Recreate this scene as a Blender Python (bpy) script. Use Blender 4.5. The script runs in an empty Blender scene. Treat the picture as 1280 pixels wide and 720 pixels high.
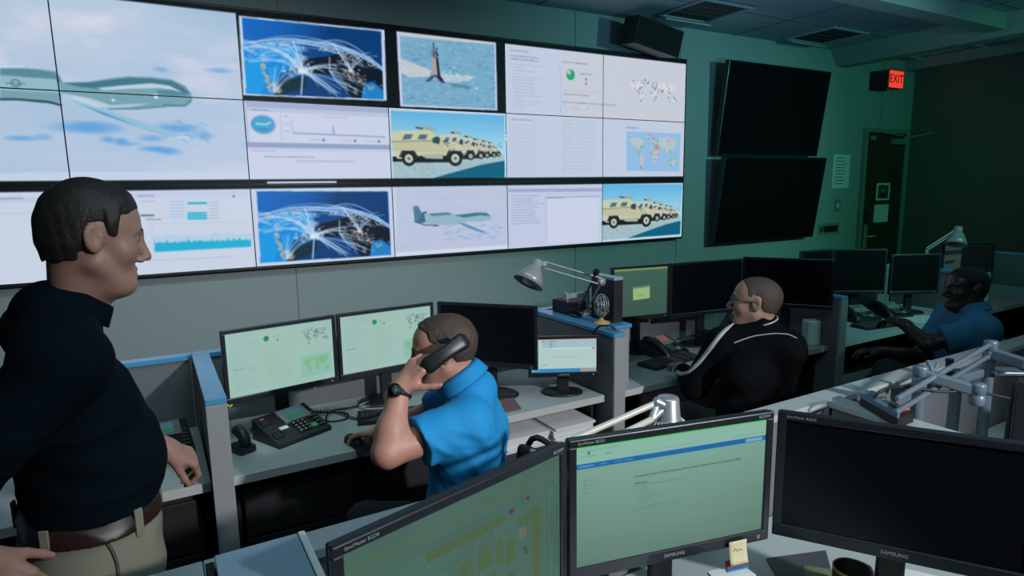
import bpy, bmesh, math, random
import numpy as np
from mathutils import Vector, Matrix, Euler
random.seed(7); rng=np.random.RandomState(11)
C=bpy.context.scene.collection
PI=math.pi
# ------------------------------------------------------------------ camera
YAW,PITCH,ROLL,FPX,CH=0.51967606,0.15754625,-0.01634033,786.37,1.78
cy,sy,cp,sp=math.cos(YAW),math.sin(YAW),math.cos(PITCH),math.sin(PITCH)
fw=np.array([sy*cp,cy*cp,-sp]); rt=np.array([cy,-sy,0.]); up=np.cross(rt,fw)
r2=math.cos(ROLL)*rt+math.sin(ROLL)*up; u2=-math.sin(ROLL)*rt+math.cos(ROLL)*up
CAMM=np.array([r2,u2,fw]); CAMP=np.array([0,0,CH])
def ray(x,y): return np.array([(x-640)/FPX,-(y-360)/FPX,1.])@CAMM
def atz(x,y,z): d=ray(x,y); return CAMP+d*((z-CH)/d[2])
def aty(x,y,Y): d=ray(x,y); return CAMP+d*(Y/d[1])
cd=bpy.data.cameras.new('camera'); co=bpy.data.objects.new('camera',cd); C.objects.link(co)
co.matrix_world=Matrix(((r2[0],u2[0],-fw[0],0),(r2[1],u2[1],-fw[1],0),(r2[2],u2[2],-fw[2],CH),(0,0,0,1)))
cd.sensor_width=36; cd.lens=FPX/1280*36; cd.clip_start=.05; cd.clip_end=60
bpy.context.scene.camera=co
# ------------------------------------------------------------------ materials
def lin(c): return tuple((x/12.92 if x<=.04045 else ((x+.055)/1.055)**2.4) for x in c)
def S(r,g,b): return lin((r/255,g/255,b/255))
MATS={}
def mat(name,col,rough=.6,metal=0,noise=None,bump=0,scale=40,spec=.5,coat=0,emis=None,es=1,alpha=None):
    if name in MATS: return MATS[name]
    m=bpy.data.materials.new(name); m.use_nodes=True; nt=m.node_tree; b=nt.nodes['Principled BSDF']
    b.inputs['Base Color'].default_value=(*col,1); b.inputs['Roughness'].default_value=rough
    b.inputs['Metallic'].default_value=metal; b.inputs['Specular IOR Level'].default_value=spec
    b.inputs['Coat Weight'].default_value=coat
    if emis: b.inputs['Emission Color'].default_value=(*emis,1); b.inputs['Emission Strength'].default_value=es
    if noise or bump:
        tc=nt.nodes.new('ShaderNodeTexCoord'); n=nt.nodes.new('ShaderNodeTexNoise'); n.inputs['Scale'].default_value=scale; n.inputs['Detail'].default_value=5
        nt.links.new(tc.outputs['Object'],n.inputs['Vector'])
        if noise:
            r=nt.nodes.new('ShaderNodeMix'); r.data_type='RGBA'
            r.inputs[6].default_value=(*[x*(1-noise) for x in col],1); r.inputs[7].default_value=(*[min(1,x*(1+noise)) for x in col],1)
            nt.links.new(n.outputs['Fac'],r.inputs[0]); nt.links.new(r.outputs[2],b.inputs['Base Color'])
        if bump:
            bp=nt.nodes.new('ShaderNodeBump'); bp.inputs['Strength'].default_value=bump; bp.inputs['Distance'].default_value=.002
            nt.links.new(n.outputs['Fac'],bp.inputs['Height']); nt.links.new(bp.outputs['Normal'],b.inputs['Normal'])
    MATS[name]=m; return m
def emat(name,strength=1.,rough=.35,spec=.3):
    'screen material: the picture a display gives off, read from the colour attribute of its pixels'
    if name in MATS: return MATS[name]
    m=bpy.data.materials.new(name); m.use_nodes=True; nt=m.node_tree; b=nt.nodes['Principled BSDF']
    b.inputs['Base Color'].default_value=(.006,.007,.008,1); b.inputs['Roughness'].default_value=rough; b.inputs['Specular IOR Level'].default_value=spec
    a=nt.nodes.new('ShaderNodeAttribute'); a.attribute_name='pixels'
    nt.links.new(a.outputs['Color'],b.inputs['Emission Color']); b.inputs['Emission Strength'].default_value=strength
    MATS[name]=m; return m
M_wall=mat('wall paint',(.30,.355,.35),.75,noise=.04,bump=.05,scale=60)
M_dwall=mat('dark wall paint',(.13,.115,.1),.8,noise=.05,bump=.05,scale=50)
M_ceil=mat('ceiling paint',(.26,.33,.36),.8,noise=.05,scale=20)
M_beam=mat('beam paint',(.26,.27,.26),.8,noise=.04,scale=20)
M_floor=mat('carpet',(.030,.020,.020),.95,noise=.35,bump=.5,scale=300)
M_part=mat('partition laminate',(.33,.34,.34),.45,noise=.03,scale=80)
M_cap=mat('blue grey partition cap',(.09,.32,.56),.25,noise=.02,scale=80)
M_ledge=mat('pale grey partition cap',(.43,.47,.48),.35,noise=.02,scale=80)
M_panel=mat('partition fabric',(.16,.17,.18),.9,noise=.15,bump=.3,scale=400)
M_desk=mat('desk laminate',(.42,.47,.46),.38,noise=.02,scale=90)
M_edge=mat('desk edge band',(.55,.55,.52),.4)
M_seam=mat('black seam',(.008,.008,.008),.7)
M_ped=mat('black cabinet steel',(.020,.020,.022),.5,noise=.1,scale=30)
M_blk=mat('black plastic',(.014,.015,.017),.38,noise=.1,scale=120)
M_blkm=mat('matt black plastic',(.012,.012,.013),.6,noise=.1,scale=120)
M_key=mat('key plastic',(.055,.058,.062),.5)
M_keyw=mat('pale key plastic',(.35,.37,.38),.5)
M_scr=mat('dark screen glass',(.004,.005,.006),.28,spec=.35)
M_bezel=mat('monitor bezel',(.013,.018,.023),.34,noise=.1,scale=60,coat=.2)
M_grey=mat('grey plastic',(.22,.23,.24),.45)
M_silver=mat('silver metal',(.50,.51,.52),.32,metal=.6)
M_lamp=mat('grey lamp enamel',(.36,.38,.40),.32,metal=.2)
M_white=mat('white plastic',(.70,.70,.68),.4)
M_cream=mat('cream lamp enamel',(.62,.58,.50),.3)
M_paper=mat('paper',(.72,.72,.70),.8,noise=.03,scale=100)
M_yel=mat('sticky paper',(.66,.60,.36),.8)
M_green_l=mat('green label',(.08,.32,.14),.5,emis=S(40,120,60),es=.15)
M_red=mat('red indicator lamp',(.5,.02,.02),.4,emis=(1,.05,.05),es=1.2)
M_cable=mat('black cable',(.012,.012,.012),.5)
M_gcable=mat('grey cable',(.25,.26,.27),.5)
M_logo=mat('printed silver lettering',(.35,.36,.37),.4)
M_wood=mat('dark door wood',(.060,.032,.020),.45,noise=.35,scale=8)
M_doorframe=mat('door frame paint',(.22,.24,.22),.5)
M_fab=mat('chair fabric',(.018,.018,.020),.9,noise=.3,bump=.4,scale=500)
M_amber=mat('amber jar',(.55,.35,.12),.3)
# ------------------------------------------------------------------ mesh builder
class MB:
    def __init__(s): s.v=[];s.f=[];s.m=[];s.sm=[];s.cur=0;s.smooth=False
    def add(s,vs,fs,mi=0,sm=False):
        o=len(s.v); s.v+= [tuple(map(float,v)) for v in vs]; s.f+=[tuple(i+o for i in f) for f in fs]; s.m+=[mi]*len(fs); s.sm+=[sm]*len(fs)
    def box(s,x0,y0,z0,x1,y1,z1,b=0,mi=0,M=None):
        bm=bmesh.new(); bmesh.ops.create_cube(bm,size=1)
        for v in bm.verts: v.co=Vector(((x0+x1)/2+v.co.x*(x1-x0),(y0+y1)/2+v.co.y*(y1-y0),(z0+z1)/2+v.co.z*(z1-z0)))
        if b>0: bmesh.ops.bevel(bm,geom=bm.edges[:],offset=b,segments=2,profile=.5,affect='EDGES')
        s.bm(bm,mi,M)
    def bm(s,bm,mi=0,M=None,sm=False):
        if M is not None: bm.transform(M)
        bm.verts.ensure_lookup_table()
        for i,v in enumerate(bm.verts): v.index=i
        s.add([v.co for v in bm.verts],[[v.index for v in f.verts] for f in bm.faces],mi,sm); bm.free()
    def obox(s,c,ax,ay,az,hx,hy,hz,b=0,mi=0):
        'oriented box: centre, unit axes, half sizes'
        M=Matrix(((ax[0],ay[0],az[0],c[0]),(ax[1],ay[1],az[1],c[1]),(ax[2],ay[2],az[2],c[2]),(0,0,0,1)))
        s.box(-hx,-hy,-hz,hx,hy,hz,b,mi,M)
    def prism(s,poly,z0,z1,mi=0,M=None):
        n=len(poly); vs=[(p[0],p[1],z0) for p in poly]+[(p[0],p[1],z1) for p in poly]
        if M is not None: vs=[tuple(M@Vector(v)) for v in vs]
        s.add(vs,[tuple(range(n))[::-1],tuple(range(n,2*n))]+[(i,(i+1)%n,n+(i+1)%n,n+i) for i in range(n)],mi)
    def tube(s,pts,r,n=10,mi=0,cap=True,smooth_path=0):
        pts=[Vector(p) for p in pts]
        if smooth_path:
            P=pts; out=[]
            for i in range(len(P)-1):
                p0=P[max(i-1,0)];p1=P[i];p2=P[i+1];p3=P[min(i+2,len(P)-1)]
                for k in range(smooth_path):
                    t=k/smooth_path; out.append(.5*((2*p1)+(p2-p0)*t+(2*p0-5*p1+4*p2-p3)*t*t+(3*p1-p0-3*p2+p3)*t**3))
            out.append(P[-1]); pts=out
        m=len(pts); rr=r if isinstance(r,(list,tuple)) else [r]*m
        if len(rr)!=m: rr=[rr[0]+(rr[-1]-rr[0])*i/(m-1) for i in range(m)]
        T=[(pts[min(i+1,m-1)]-pts[max(i-1,0)]).normalized() for i in range(m)]
        a=Vector((0,0,1)) if abs(T[0].z)<.9 else Vector((1,0,0)); N=T[0].cross(a).normalized()
        vs=[];fs=[]
        for i in range(m):
            N=(N-T[i]*N.dot(T[i])).normalized(); B=T[i].cross(N)
            for k in range(n): t=2*PI*k/n; vs.append(pts[i]+(N*math.cos(t)+B*math.sin(t))*rr[i])
        for i in range(m-1):
            for k in range(n): fs.append((i*n+k,i*n+(k+1)%n,(i+1)*n+(k+1)%n,(i+1)*n+k))
        s.add(vs,fs,mi,True)
        if cap: s.add([vs[k] for k in range(n)],[tuple(range(n))[::-1]],mi); s.add([vs[(m-1)*n+k] for k in range(n)],[tuple(range(n))],mi)
    def lathe(s,prof,c=(0,0,0),axis=(0,0,1),n=28,mi=0,sm=True):
        'profile of (radius, height) along axis from c'
        ax=Vector(axis).normalized(); a=Vector((0,0,1)) if abs(ax.z)<.9 else Vector((1,0,0)); N=ax.cross(a).normalized(); B=ax.cross(N); c=Vector(c)
        vs=[c+ax*h+(N*math.cos(2*PI*k/n)+B*math.sin(2*PI*k/n))*max(r,1e-5) for r,h in prof for k in range(n)]
        fs=[(i*n+k,i*n+(k+1)%n,(i+1)*n+(k+1)%n,(i+1)*n+k) for i in range(len(prof)-1) for k in range(n)]
        s.add(vs,fs,mi,sm)
    def grid(s,fn,nu,nv,mi=0,sm=True,closeu=False):
        vs=[fn(i/(nu if closeu else nu-1),j/(nv-1)) for j in range(nv) for i in range(nu)]
        fs=[(j*nu+i,j*nu+(i+1)%nu,(j+1)*nu+(i+1)%nu,(j+1)*nu+i) for j in range(nv-1) for i in range(nu if closeu else nu-1)]
        s.add(vs,fs,mi,sm)
    def build(s,name,mats,parent=None,M=None,auto=True):
        me=bpy.data.meshes.new(name); me.from_pydata(s.v,[],s.f)
        ml=mats if isinstance(mats,(list,tuple)) else [mats]
        for m in ml: me.materials.append(m)
        me.polygons.foreach_set('material_index',s.m); me.polygons.foreach_set('use_smooth',s.sm)
        if M is not None: me.transform(M)
        bm=bmesh.new(); bm.from_mesh(me); bmesh.ops.recalc_face_normals(bm,faces=bm.faces[:]); bm.to_mesh(me); bm.free()
        me.update()
        o=bpy.data.objects.new(name,me); C.objects.link(o)
        if parent is not None: o.parent=parent; o.matrix_parent_inverse=parent_world(parent).inverted()
        return o
def parent_world(p):
    M=p.matrix_basis.copy()
    return (parent_world(p.parent)@p.matrix_parent_inverse@M) if p.parent else M
def thing(name,label,cat,loc=(0,0,0),rz=0,group=None):
    o=bpy.data.objects.new(name,None); C.objects.link(o); o.empty_display_size=.05
    o.location=loc; o.rotation_euler=(0,0,rz); o['label']=label; o['category']=cat
    if group: o['group']=group
    return o
def tag(o,label,cat,group=None,kind=None):
    o['label']=label; o['category']=cat
    if group: o['group']=group
    if kind: o['kind']=kind
    return o
def struct(name,mb,m,parent=None):
    o=mb.build(name,m,parent)
    if parent is None: o['kind']='structure'
    return o
def dup(o,parent=None):
    c=o.copy(); C.objects.link(c)
    if parent is not None: c.parent=parent
    for ch in o.children: dup(ch,c)
    return c
def place(o,loc,rz=0,label=None):
    o.location=loc; o.rotation_euler=(0,0,rz)
    if label: o['label']=label
    return o
def text(s,size,parent,M,m,name='lettering',depth=.0006,align='CENTER'):
    cu=bpy.data.curves.new(name,'FONT'); cu.body=s; cu.size=size; cu.extrude=depth; cu.align_x=align; cu.align_y='CENTER'; cu.resolution_u=2
    t=bpy.data.objects.new(name,cu); C.objects.link(t); dg=bpy.context.evaluated_depsgraph_get()
    me=bpy.data.meshes.new_from_object(t.evaluated_get(dg)); bpy.data.objects.remove(t)
    me.transform(M); me.materials.clear(); me.materials.append(m)
    o=bpy.data.objects.new(name,me); C.objects.link(o)
    if parent is not None: o.parent=parent; o.matrix_parent_inverse=parent_world(parent).inverted()
    return o
# ------------------------------------------------------------------ painting what the displays show
class Canvas:
    def __init__(s,w,h,bg):
        s.w,s.h=w,h; s.a=np.empty((h,w,3)); s.a[:]=np.array(bg)/255.; s.T=lambda p:p
    def tp(s,pts): return np.array([s.T(p) for p in pts],float)
    def _box(s,p,m):
        x0=max(int(p[:,0].min()-m),0);x1=min(int(p[:,0].max()+m)+2,s.w);y0=max(int(p[:,1].min()-m),0);y1=min(int(p[:,1].max()+m)+2,s.h)
        return x0,y0,x1,y1
    def mixin(s,x0,y0,x1,y1,al,col):
        al=al[...,None]; c=np.array(col,float)/255.
        s.a[y0:y1,x0:x1]=s.a[y0:y1,x0:x1]*(1-al)+c*al
    def poly(s,pts,col,alpha=1.,clip=None,T=True):
        p=s.tp(pts) if T else np.array(pts,float); x0,y0,x1,y1=s._box(p,1)
        if x1<=x0 or y1<=y0: return
        acc=np.zeros((y1-y0,x1-x0))
        for sx in (.17,.5,.83):
            for sy_ in (.17,.5,.83):
                X,Y=np.meshgrid(np.arange(x0,x1)+sx,np.arange(y0,y1)+sy_); ins=np.zeros(X.shape,bool); n=len(p)
                for i in range(n):
                    a,b=p[i],p[(i+1)%n]
                    if a[1]==b[1]: continue
                    ins^=((a[1]>Y)!=(b[1]>Y))&(X<(b[0]-a[0])*(Y-a[1])/(b[1]-a[1])+a[0])
                acc+=ins
        s.mixin(x0,y0,x1,y1,acc/9*alpha,col)
    def line(s,pts,w,col,alpha=1.,T=True):
        p=s.tp(pts) if T else np.array(pts,float); x0,y0,x1,y1=s._box(p,w+1)
        if x1<=x0 or y1<=y0: return
        X,Y=np.meshgrid(np.arange(x0,x1)+.5,np.arange(y0,y1)+.5); d=np.full(X.shape,1e9)
        for a,b in zip(p[:-1],p[1:]):
            ab=b-a; L=max((ab**2).sum(),1e-9); t=np.clip(((X-a[0])*ab[0]+(Y-a[1])*ab[1])/L,0,1)
            d=np.minimum(d,np.hypot(X-a[0]-t*ab[0],Y-a[1]-t*ab[1]))
        s.mixin(x0,y0,x1,y1,np.clip(w/2-d+.5,0,1)*min(1,w if w<1 else 1)*alpha,col)
    def ell(s,c,rx,ry,col,alpha=1.,soft=1.,T=True):
        c=s.T(c) if T else c
        x0,y0,x1,y1=s._box(np.array([[c[0]-rx,c[1]-ry],[c[0]+rx,c[1]+ry]]),soft+1)
        if x1<=x0 or y1<=y0: return
        X,Y=np.meshgrid(np.arange(x0,x1)+.5,np.arange(y0,y1)+.5); q=np.hypot((X-c[0])/rx,(Y-c[1])/ry)
        s.mixin(x0,y0,x1,y1,np.clip((1-q)*min(rx,ry)/soft+.5,0,1)*alpha,col)
    def textrow(s,x0,y,x1,col,h=1.6,alpha=.5,T=False):
        'a row of unreadable small print'
        x=x0
        while x<x1:
            L=random.uniform(2,8); s.line([(x,y),(min(x+L,x1),y)],h,col,alpha*random.uniform(.6,1),T=T); x+=L+random.uniform(1,2.5)
def fnoise(w,h,cell,seed,oct=4,sx=1,sy=1):
    r=np.random.RandomState(seed); out=np.zeros((h,w)); amp=1;tot=0
    X,Y=np.meshgrid(np.arange(w)/cell*sx,np.arange(h)/cell*sy)
    for o in range(oct):
        gx=int(X.max())+3;gy=int(Y.max())+3; g=r.rand(gy,gx); xi=X.astype(int);yi=Y.astype(int);fx=X-xi;fy=Y-yi; fx=fx*fx*(3-2*fx);fy=fy*fy*(3-2*fy)
        out+=amp*((g[yi,xi]*(1-fx)+g[yi,xi+1]*fx)*(1-fy)+(g[yi+1,xi]*(1-fx)+g[yi+1,xi+1]*fx)*fy); tot+=amp; amp*=.5; X=X*2;Y=Y*2
    return out/tot
def pixel_mesh(name,arr,P00,du,dv,m,parent):
    'display surface: a grid of picture elements; arr rows from the top; P00 top-left corner, du across, dv down'
    h,w=arr.shape[:2]; P00=np.array(P00,float);du=np.array(du,float);dv=np.array(dv,float)
    I,J=np.meshgrid(np.arange(w+1)/w,np.arange(h+1)/h); V=(P00+I[...,None]*du+J[...,None]*dv).reshape(-1,3)
    idx=(np.arange(h)[:,None]*(w+1)+np.arange(w)[None]).reshape(-1)
    F=np.stack([idx,idx+w+1,idx+w+2,idx+1],1)
    me=bpy.data.meshes.new(name); n=len(F)
    me.vertices.add(len(V)); me.vertices.foreach_set('co',V.ravel())
    me.loops.add(n*4); me.loops.foreach_set('vertex_index',F.ravel().astype(np.int32))
    me.polygons.add(n); me.polygons.foreach_set('loop_start',(np.arange(n)*4).astype(np.int32))
    me.update(calc_edges=True); me.materials.append(m)
    pad=np.pad(arr,((1,1),(1,1),(0,0)),'edge'); vc=(pad[:-1,:-1]+pad[1:,:-1]+pad[:-1,1:]+pad[1:,1:])/4
    vc=np.where(vc<=.04045,vc/12.92,((vc+.055)/1.055)**2.4)
    col=np.concatenate([vc.reshape(-1,3),np.ones((len(V),1))],1).astype(np.float32)
    at=me.color_attributes.new('pixels','FLOAT_COLOR','POINT'); at.data.foreach_set('color',col.ravel())
    o=bpy.data.objects.new(name,me); C.objects.link(o)
    if parent is not None: o.parent=parent; o.matrix_parent_inverse=parent_world(parent).inverted()
    return o
# ------------------------------------------------------------------ the room
YW=4.75; XR=8.8; ZC=3.30
b=MB(); b.box(-3.1,-3.1,-.1,XR+.1,YW+.1,0); struct('floor',b,M_floor)
b=MB(); b.box(-3.1,YW,0,XR+.1,YW+.1,ZC+.05); struct('wall_back',b,M_wall)
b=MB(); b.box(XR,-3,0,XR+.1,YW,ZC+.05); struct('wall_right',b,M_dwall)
b=MB(); b.box(-3.1,-3,0,-3,YW,ZC+.05); struct('wall_left',b,M_wall)
b=MB(); b.box(-3.1,-3.1,0,XR+.1,-3,ZC+.05); struct('wall_front',b,M_wall)
b=MB(); b.box(-3.1,-3.1,ZC,XR+.1,YW+.1,ZC+.1); struct('ceiling',b,M_ceil)
# ceiling grid joints, soffit beams
b=MB()
for x in (-1.8,-.6,.6,1.8,3.0,4.2,5.4,6.6): b.box(x-.006,-3,ZC-.004,x+.006,YW,ZC)
for y in (-1.9,-.7,.5,1.7,2.9,4.1): b.box(-3,y-.006,ZC-.0035,XR,y+.006,ZC)
struct('trim_1',b,mat('ceiling joint',(.10,.11,.11),.8))
b=MB(); b.prism([(7.02,3.13+.17),(7.14,3.12),(8.75,3.12),(8.8,3.3)],0,1,M=Matrix(((1,0,0,0),(0,0,1,0),(0,1,0,0),(0,0,0,1)))@Matrix.Identity(4))
# prism laid in x-z, swept in y
b=MB(); prof=[(7.0,3.31),(7.14,3.12),(7.32,3.12),(7.32,3.31)]
b.add([(x,-3,z) for x,z in prof]+[(x,YW,z) for x,z in prof],[(0,1,2,3),(7,6,5,4),(0,4,5,1),(1,5,6,2),(2,6,7,3),(3,7,4,0)]); struct('trim_2',b,M_beam)
b=MB(); b.box(-3,3.02,3.16,7.05,3.20,ZC+.01); struct('trim_3',b,M_beam)
b=MB(); b.box(7.32,3.0,3.16,XR,3.20,ZC+.01); b.box(8.55,-3,3.18,XR,3.0,ZC+.01); b.box(8.55,3.2,3.18,XR,YW,ZC+.01); struct('trim_4',b,M_beam)
b=MB()
for x in (-1.6,.9,3.4,4.66,8.1): b.box(x-.003,YW-.0025,0,x+.003,YW,ZC)
struct('trim_5',b,mat('wall joint',(.15,.16,.15),.8))
b=MB(); b.box(-3,YW-.015,0,7.85,YW,.1); struct('baseboard_back',b,M_seam)
# recessed ceiling diffusers
M_rec=mat('dark diffuser recess',(.03,.032,.033),.7); M_lip=mat('diffuser lip',(.42,.45,.43),.5)
def diffuser(x,y,w,d,label):
    t=thing('ceiling_diffuser',label,'ceiling vent',(x,y,ZC),0,'square air diffusers in the ceiling')
    f=MB()
    f.box(-w/2,-d/2,-.02,w/2,-d/2+.03,-.001,.003); f.box(-w/2,d/2-.03,-.02,w/2,d/2,-.001,.003); f.box(-w/2,-d/2+.03,-.02,-w/2+.03,d/2-.03,-.001,.003); f.box(w/2-.03,-d/2+.03,-.02,w/2,d/2-.03,-.001,.003)
    o=f.build('frame',M_ceil,None); o.parent=t
    f=MB(); f.box(-w/2+.03,-d/2+.03,-.006,w/2-.03,d/2-.03,-.001); o=f.build('recess',M_rec); o.parent=t
    f=MB(); M=Matrix.Translation((0,d/2-.05,-.035))@Matrix.Rotation(.45,4,'X'); f.box(-w/2+.02,-.05,-.006,w/2-.02,.05,.006,.002,0,M); o=f.build('lip',M_lip); o.parent=t
    f=MB()
    for k in range(4): f.box(-w/2+.05,-d/2+.07+k*d*.18,-.016,w/2-.05,-d/2+.078+k*d*.18,-.006)
    o=f.build('slat',M_rec); o.parent=t
diffuser(4.42,4.22,.60,.56,'ceiling diffuser above the wall loudspeaker')
diffuser(6.30,4.32,.60,.56,'ceiling diffuser above the upper black wall television')
diffuser(8.0,4.2,.60,.56,'ceiling diffuser beyond the beam, right above the exit sign')
diffuser(8.0,3.55,.60,.5,'ceiling diffuser beyond the beam, nearest the right edge of the picture')
# ------------------------------------------------------------------ door with its papers
b=MB(); x0,x1=7.80,8.64; zt=2.39
b.box(x0-.05,YW-.05,0,x0,YW,zt+.05,.004); b.box(x1,YW-.05,0,x1+.05,YW,zt+.05,.004); b.box(x0,YW-.05,zt,x1,YW,zt+.05,.004)
struct('trim_6',b,M_doorframe)
d=MB(); d.box(x0+.004,YW-.035,.01,x1-.004,YW-.003,zt-.004,.002); door=struct('door_1',d,M_wood)
d=MB(); d.box(x0+.05,YW-.045,.95,x0+.12,YW-.035,1.25,.003); d.tube([(x0+.085,YW-.05,1.1),(x0+.085,YW-.10,1.1),(x0+.2,YW-.10,1.1)],.011); d.build('door_handle',M_silver,door)
d=MB(); d.box(x0+.03,YW-.055,1.30,x0+.12,YW-.034,1.42,.004); d.build('keypad_lock',M_blk,door)
d=MB(); d.box(x1-.33,YW-.11,zt-.14,x1-.05,YW-.034,zt-.07,.006); d.tube([(x1-.2,YW-.12,zt-.06),(x1-.02,YW-.30,zt-.02),(x1+.05,YW-.33,zt-.0)],.009); d.tube([(x0+.25,YW-.05,zt+.01),(x1-.2,YW-.1,zt-.03)],.01); d.build('door_closer',M_grey,door)
d=MB(); d.box(x0+.06,YW-.045,zt-.09,x0+.17,YW-.034,zt-.04,.003); d.build('door_contact',M_grey,door)
def wallsheet(name,px,label,cat,y,m,frame=None,picture=False):
    (xa,za),(xb,zb)=[(aty(p[0],p[1],y)[0],aty(p[0],p[1],y)[2]) for p in px]
    t=thing(name,label,cat,((xa+xb)/2,y,(za+zb)/2)); w=abs(xb-xa)/2;h=abs(za-zb)/2
    q=MB(); q.box(-w,-.004,-h,w,0,h,.001); o=q.build('sheet',m); o.parent=t
    if picture:
        cv=Canvas(30,36,(60,72,66)); n=fnoise(30,36,5,3); cv.a[:]=cv.a*(.25+1.5*n[...,None]); cv.ell((15,14),6,6,(120,135,125),T=False); cv.poly([(8,36),(11,22),(20,22),(23,36)],(25,30,28),T=False)
        o=pixel_mesh('photograph',cv.a,(-w*.78,-.0046,h*.78),(w*1.56,0,0),(0,0,-h*1.56),mprint,t); o.parent=t; o.matrix_parent_inverse=Matrix.Identity(4)
    return t,w,h
mprint=bpy.data.materials.new('printed ink'); mprint.use_nodes=True; _a=mprint.node_tree.nodes.new('ShaderNodeAttribute'); _a.attribute_name='pixels'; mprint.node_tree.links.new(_a.outputs['Color'],mprint.node_tree.nodes['Principled BSDF'].inputs['Base Color']); mprint.node_tree.nodes['Principled BSDF'].inputs['Roughness'].default_value=.7
yd=YW-.0352
wallsheet('door_picture',((1096,229),(1111,250)),'small framed picture taped on the dark door above the blank sheet','picture',yd,M_paper,picture=True)
wallsheet('door_notice',((1093,256),(1109,277)),'blank pale sheet of paper taped on the dark door','paper',yd,M_paper)
t,w,h=wallsheet('wall_notice',((1042,193),(1060,235)),'tall printed notice posted on the green wall left of the door','notice',YW-.0005,M_paper)
for k in range(9):
    q=MB(); q.box(-w*.7,-.0052,h*(.82-k*.19),w*random.uniform(.2,.8),-.0041,h*(.78-k*.19)); o=q.build('print_line',M_key); o.parent=t
t,w,h=wallsheet('light_switch',((1043,249),(1050,265)),'small pale light switch on the wall below the tall notice','switch',YW-.0005,M_grey)
q=MB(); q.box(-w*.3,-.012,-h*.35,w*.3,-.004,h*.35,.001); q.build('rocker',M_white).parent=t
t,w,h=wallsheet('control_panel',((1023,280),(1048,292)),'low wide grey wall control panel beside the lower black television','control panel',YW-.0005,M_grey)
q=MB(); q.box(-w*.5,-.012,-h*.55,w*.8,-.004,h*.55,.001); q.build('display',M_blk).parent=t
q=MB(); q.box(-w*.85,-.012,-h*.4,-w*.62,-.004,h*.4,.001); q.build('button',M_key).parent=t
# exit sign, box seen from the side
e0=aty(1098,110,YW-.0)
t=thing('exit_sign','lit red exit sign mounted near the room corner above the door','exit sign',(8.17,YW-.10,3.03))
q=MB(); q.box(-.16,-.022,-.11,.16,.022,.11,.006,0,Matrix.Rotation(0,4,'Z')); q.build('housing',mat('sign housing',(.35,.06,.04),.5)).parent=t
q=MB(); q.box(-.15,-.0245,-.10,.15,-.022,.10,.001,0,Matrix.Rotation(0,4,'Z')); q.build('lit_face',mat('lit red face',(.6,.06,.03),.5,emis=S(255,70,50),es=.85)).parent=t
MT=Matrix.Translation((0,0,0))@Matrix.Rotation(0,4,'Z')@Matrix.Translation((0,-.025,0))@Matrix.Rotation(PI/2,4,'X')
o=text('EXIT',.145,None,MT,mat('sign letters',(.12,.01,.01),.6),'lettering',.001); o.parent=t
q=MB(); q.box(-.02,.02,-.05,.02,.0985,.05,.002); q.build('stem',M_grey).parent=t
t=thing('emergency_light','dark emergency light box mounted on the wall left of the exit sign','emergency light',(7.93,YW,3.0))
q=MB(); q.box(-.12,-.10,-.11,.12,0,.11,.008); q.build('housing',M_blkm).parent=t
q=MB(); q.box(.10,-.105,-.10,.125,-.02,.10,.004); q.build('side_grille',M_grey).parent=t
# loudspeaker
t=thing('wall_loudspeaker','black loudspeaker mounted on the wall above the right end of the video wall','loudspeaker',(4.05,YW,3.09))
Ms=Matrix.Translation((.0,-.26,0))@Matrix.Rotation(.10,4,'Z')@Matrix.Rotation(.12,4,'Y')@Matrix.Rotation(.16,4,'X')
q=MB(); q.prism([(-.29,-.10),(.29,-.10),(.25,.12),(-.25,.12)],-.115,.115,0,Ms@Matrix(((1,0,0,0),(0,1,0,0),(0,0,1,0),(0,0,0,1)))); q.build('cabinet',M_blkm).parent=t
q=MB(); q.box(-.275,-.108,-.105,.275,-.1005,.105,.003,0,Ms); q.build('grille',mat('speaker grille',(.006,.006,.007),.9,bump=.6,scale=600)).parent=t
q=MB(); q.box(-.06,-.10,-.06,.06,0,.06,.004); q.tube([(0,-.1,0),(0,-.16,0)],.03); q.tube([(-.25,-.20,.12),(-.1,-.05,.15),(0,-.03,.1)],.006); q.build('wall_bracket',M_blkm).parent=t
# two big black televisions tilted forward
def tv(pts,label,ya,yb):
    TL,TR,BR,BL=[aty(*p,y) for p,y in zip(pts,(ya,ya,yb,yb))]
    w=(np.linalg.norm(TR-TL)+np.linalg.norm(BR-BL))/2; c=(TL+TR+BR+BL)/4; ax=TR+BR-TL-BL; ax[2]=0; ax/=np.linalg.norm(ax)
    az=(TL+TR-BR-BL)/2; h=np.linalg.norm(az); az-=ax*np.dot(ax,az); az/=np.linalg.norm(az); ay=np.cross(az,ax)
    t=thing('wall_television',label,'television',(c[0],YW,c[2])); t.rotation_euler=(0,0,0)
    bpy.context.view_layer.update()
    q=MB(); q.obox(c+ay*.03,ax,ay,az,w/2,.03,h/2,.006); q.build('casing',M_bezel,t)
    q=MB(); q.obox(c-ay*.001,ax,ay,az,w/2-.015,.002,h/2-.015); q.build('screen',M_scr,t)
    q=MB(); q.box(c[0]-.3,c[1]+.05,c[2]-.2,c[0]+.3,YW,c[2]+.2,.005); q.build('wall_bracket',M_blkm,t)
tv([(913,73),(1040,91),(1021,196),(896,193)],'upper of two dark televisions tilted down on the green wall',4.50,4.62)
tv([(908,196),(1034,197),(1016,298),(891,304)],'lower of two dark televisions tilted down on the green wall',4.50,4.62)
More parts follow.
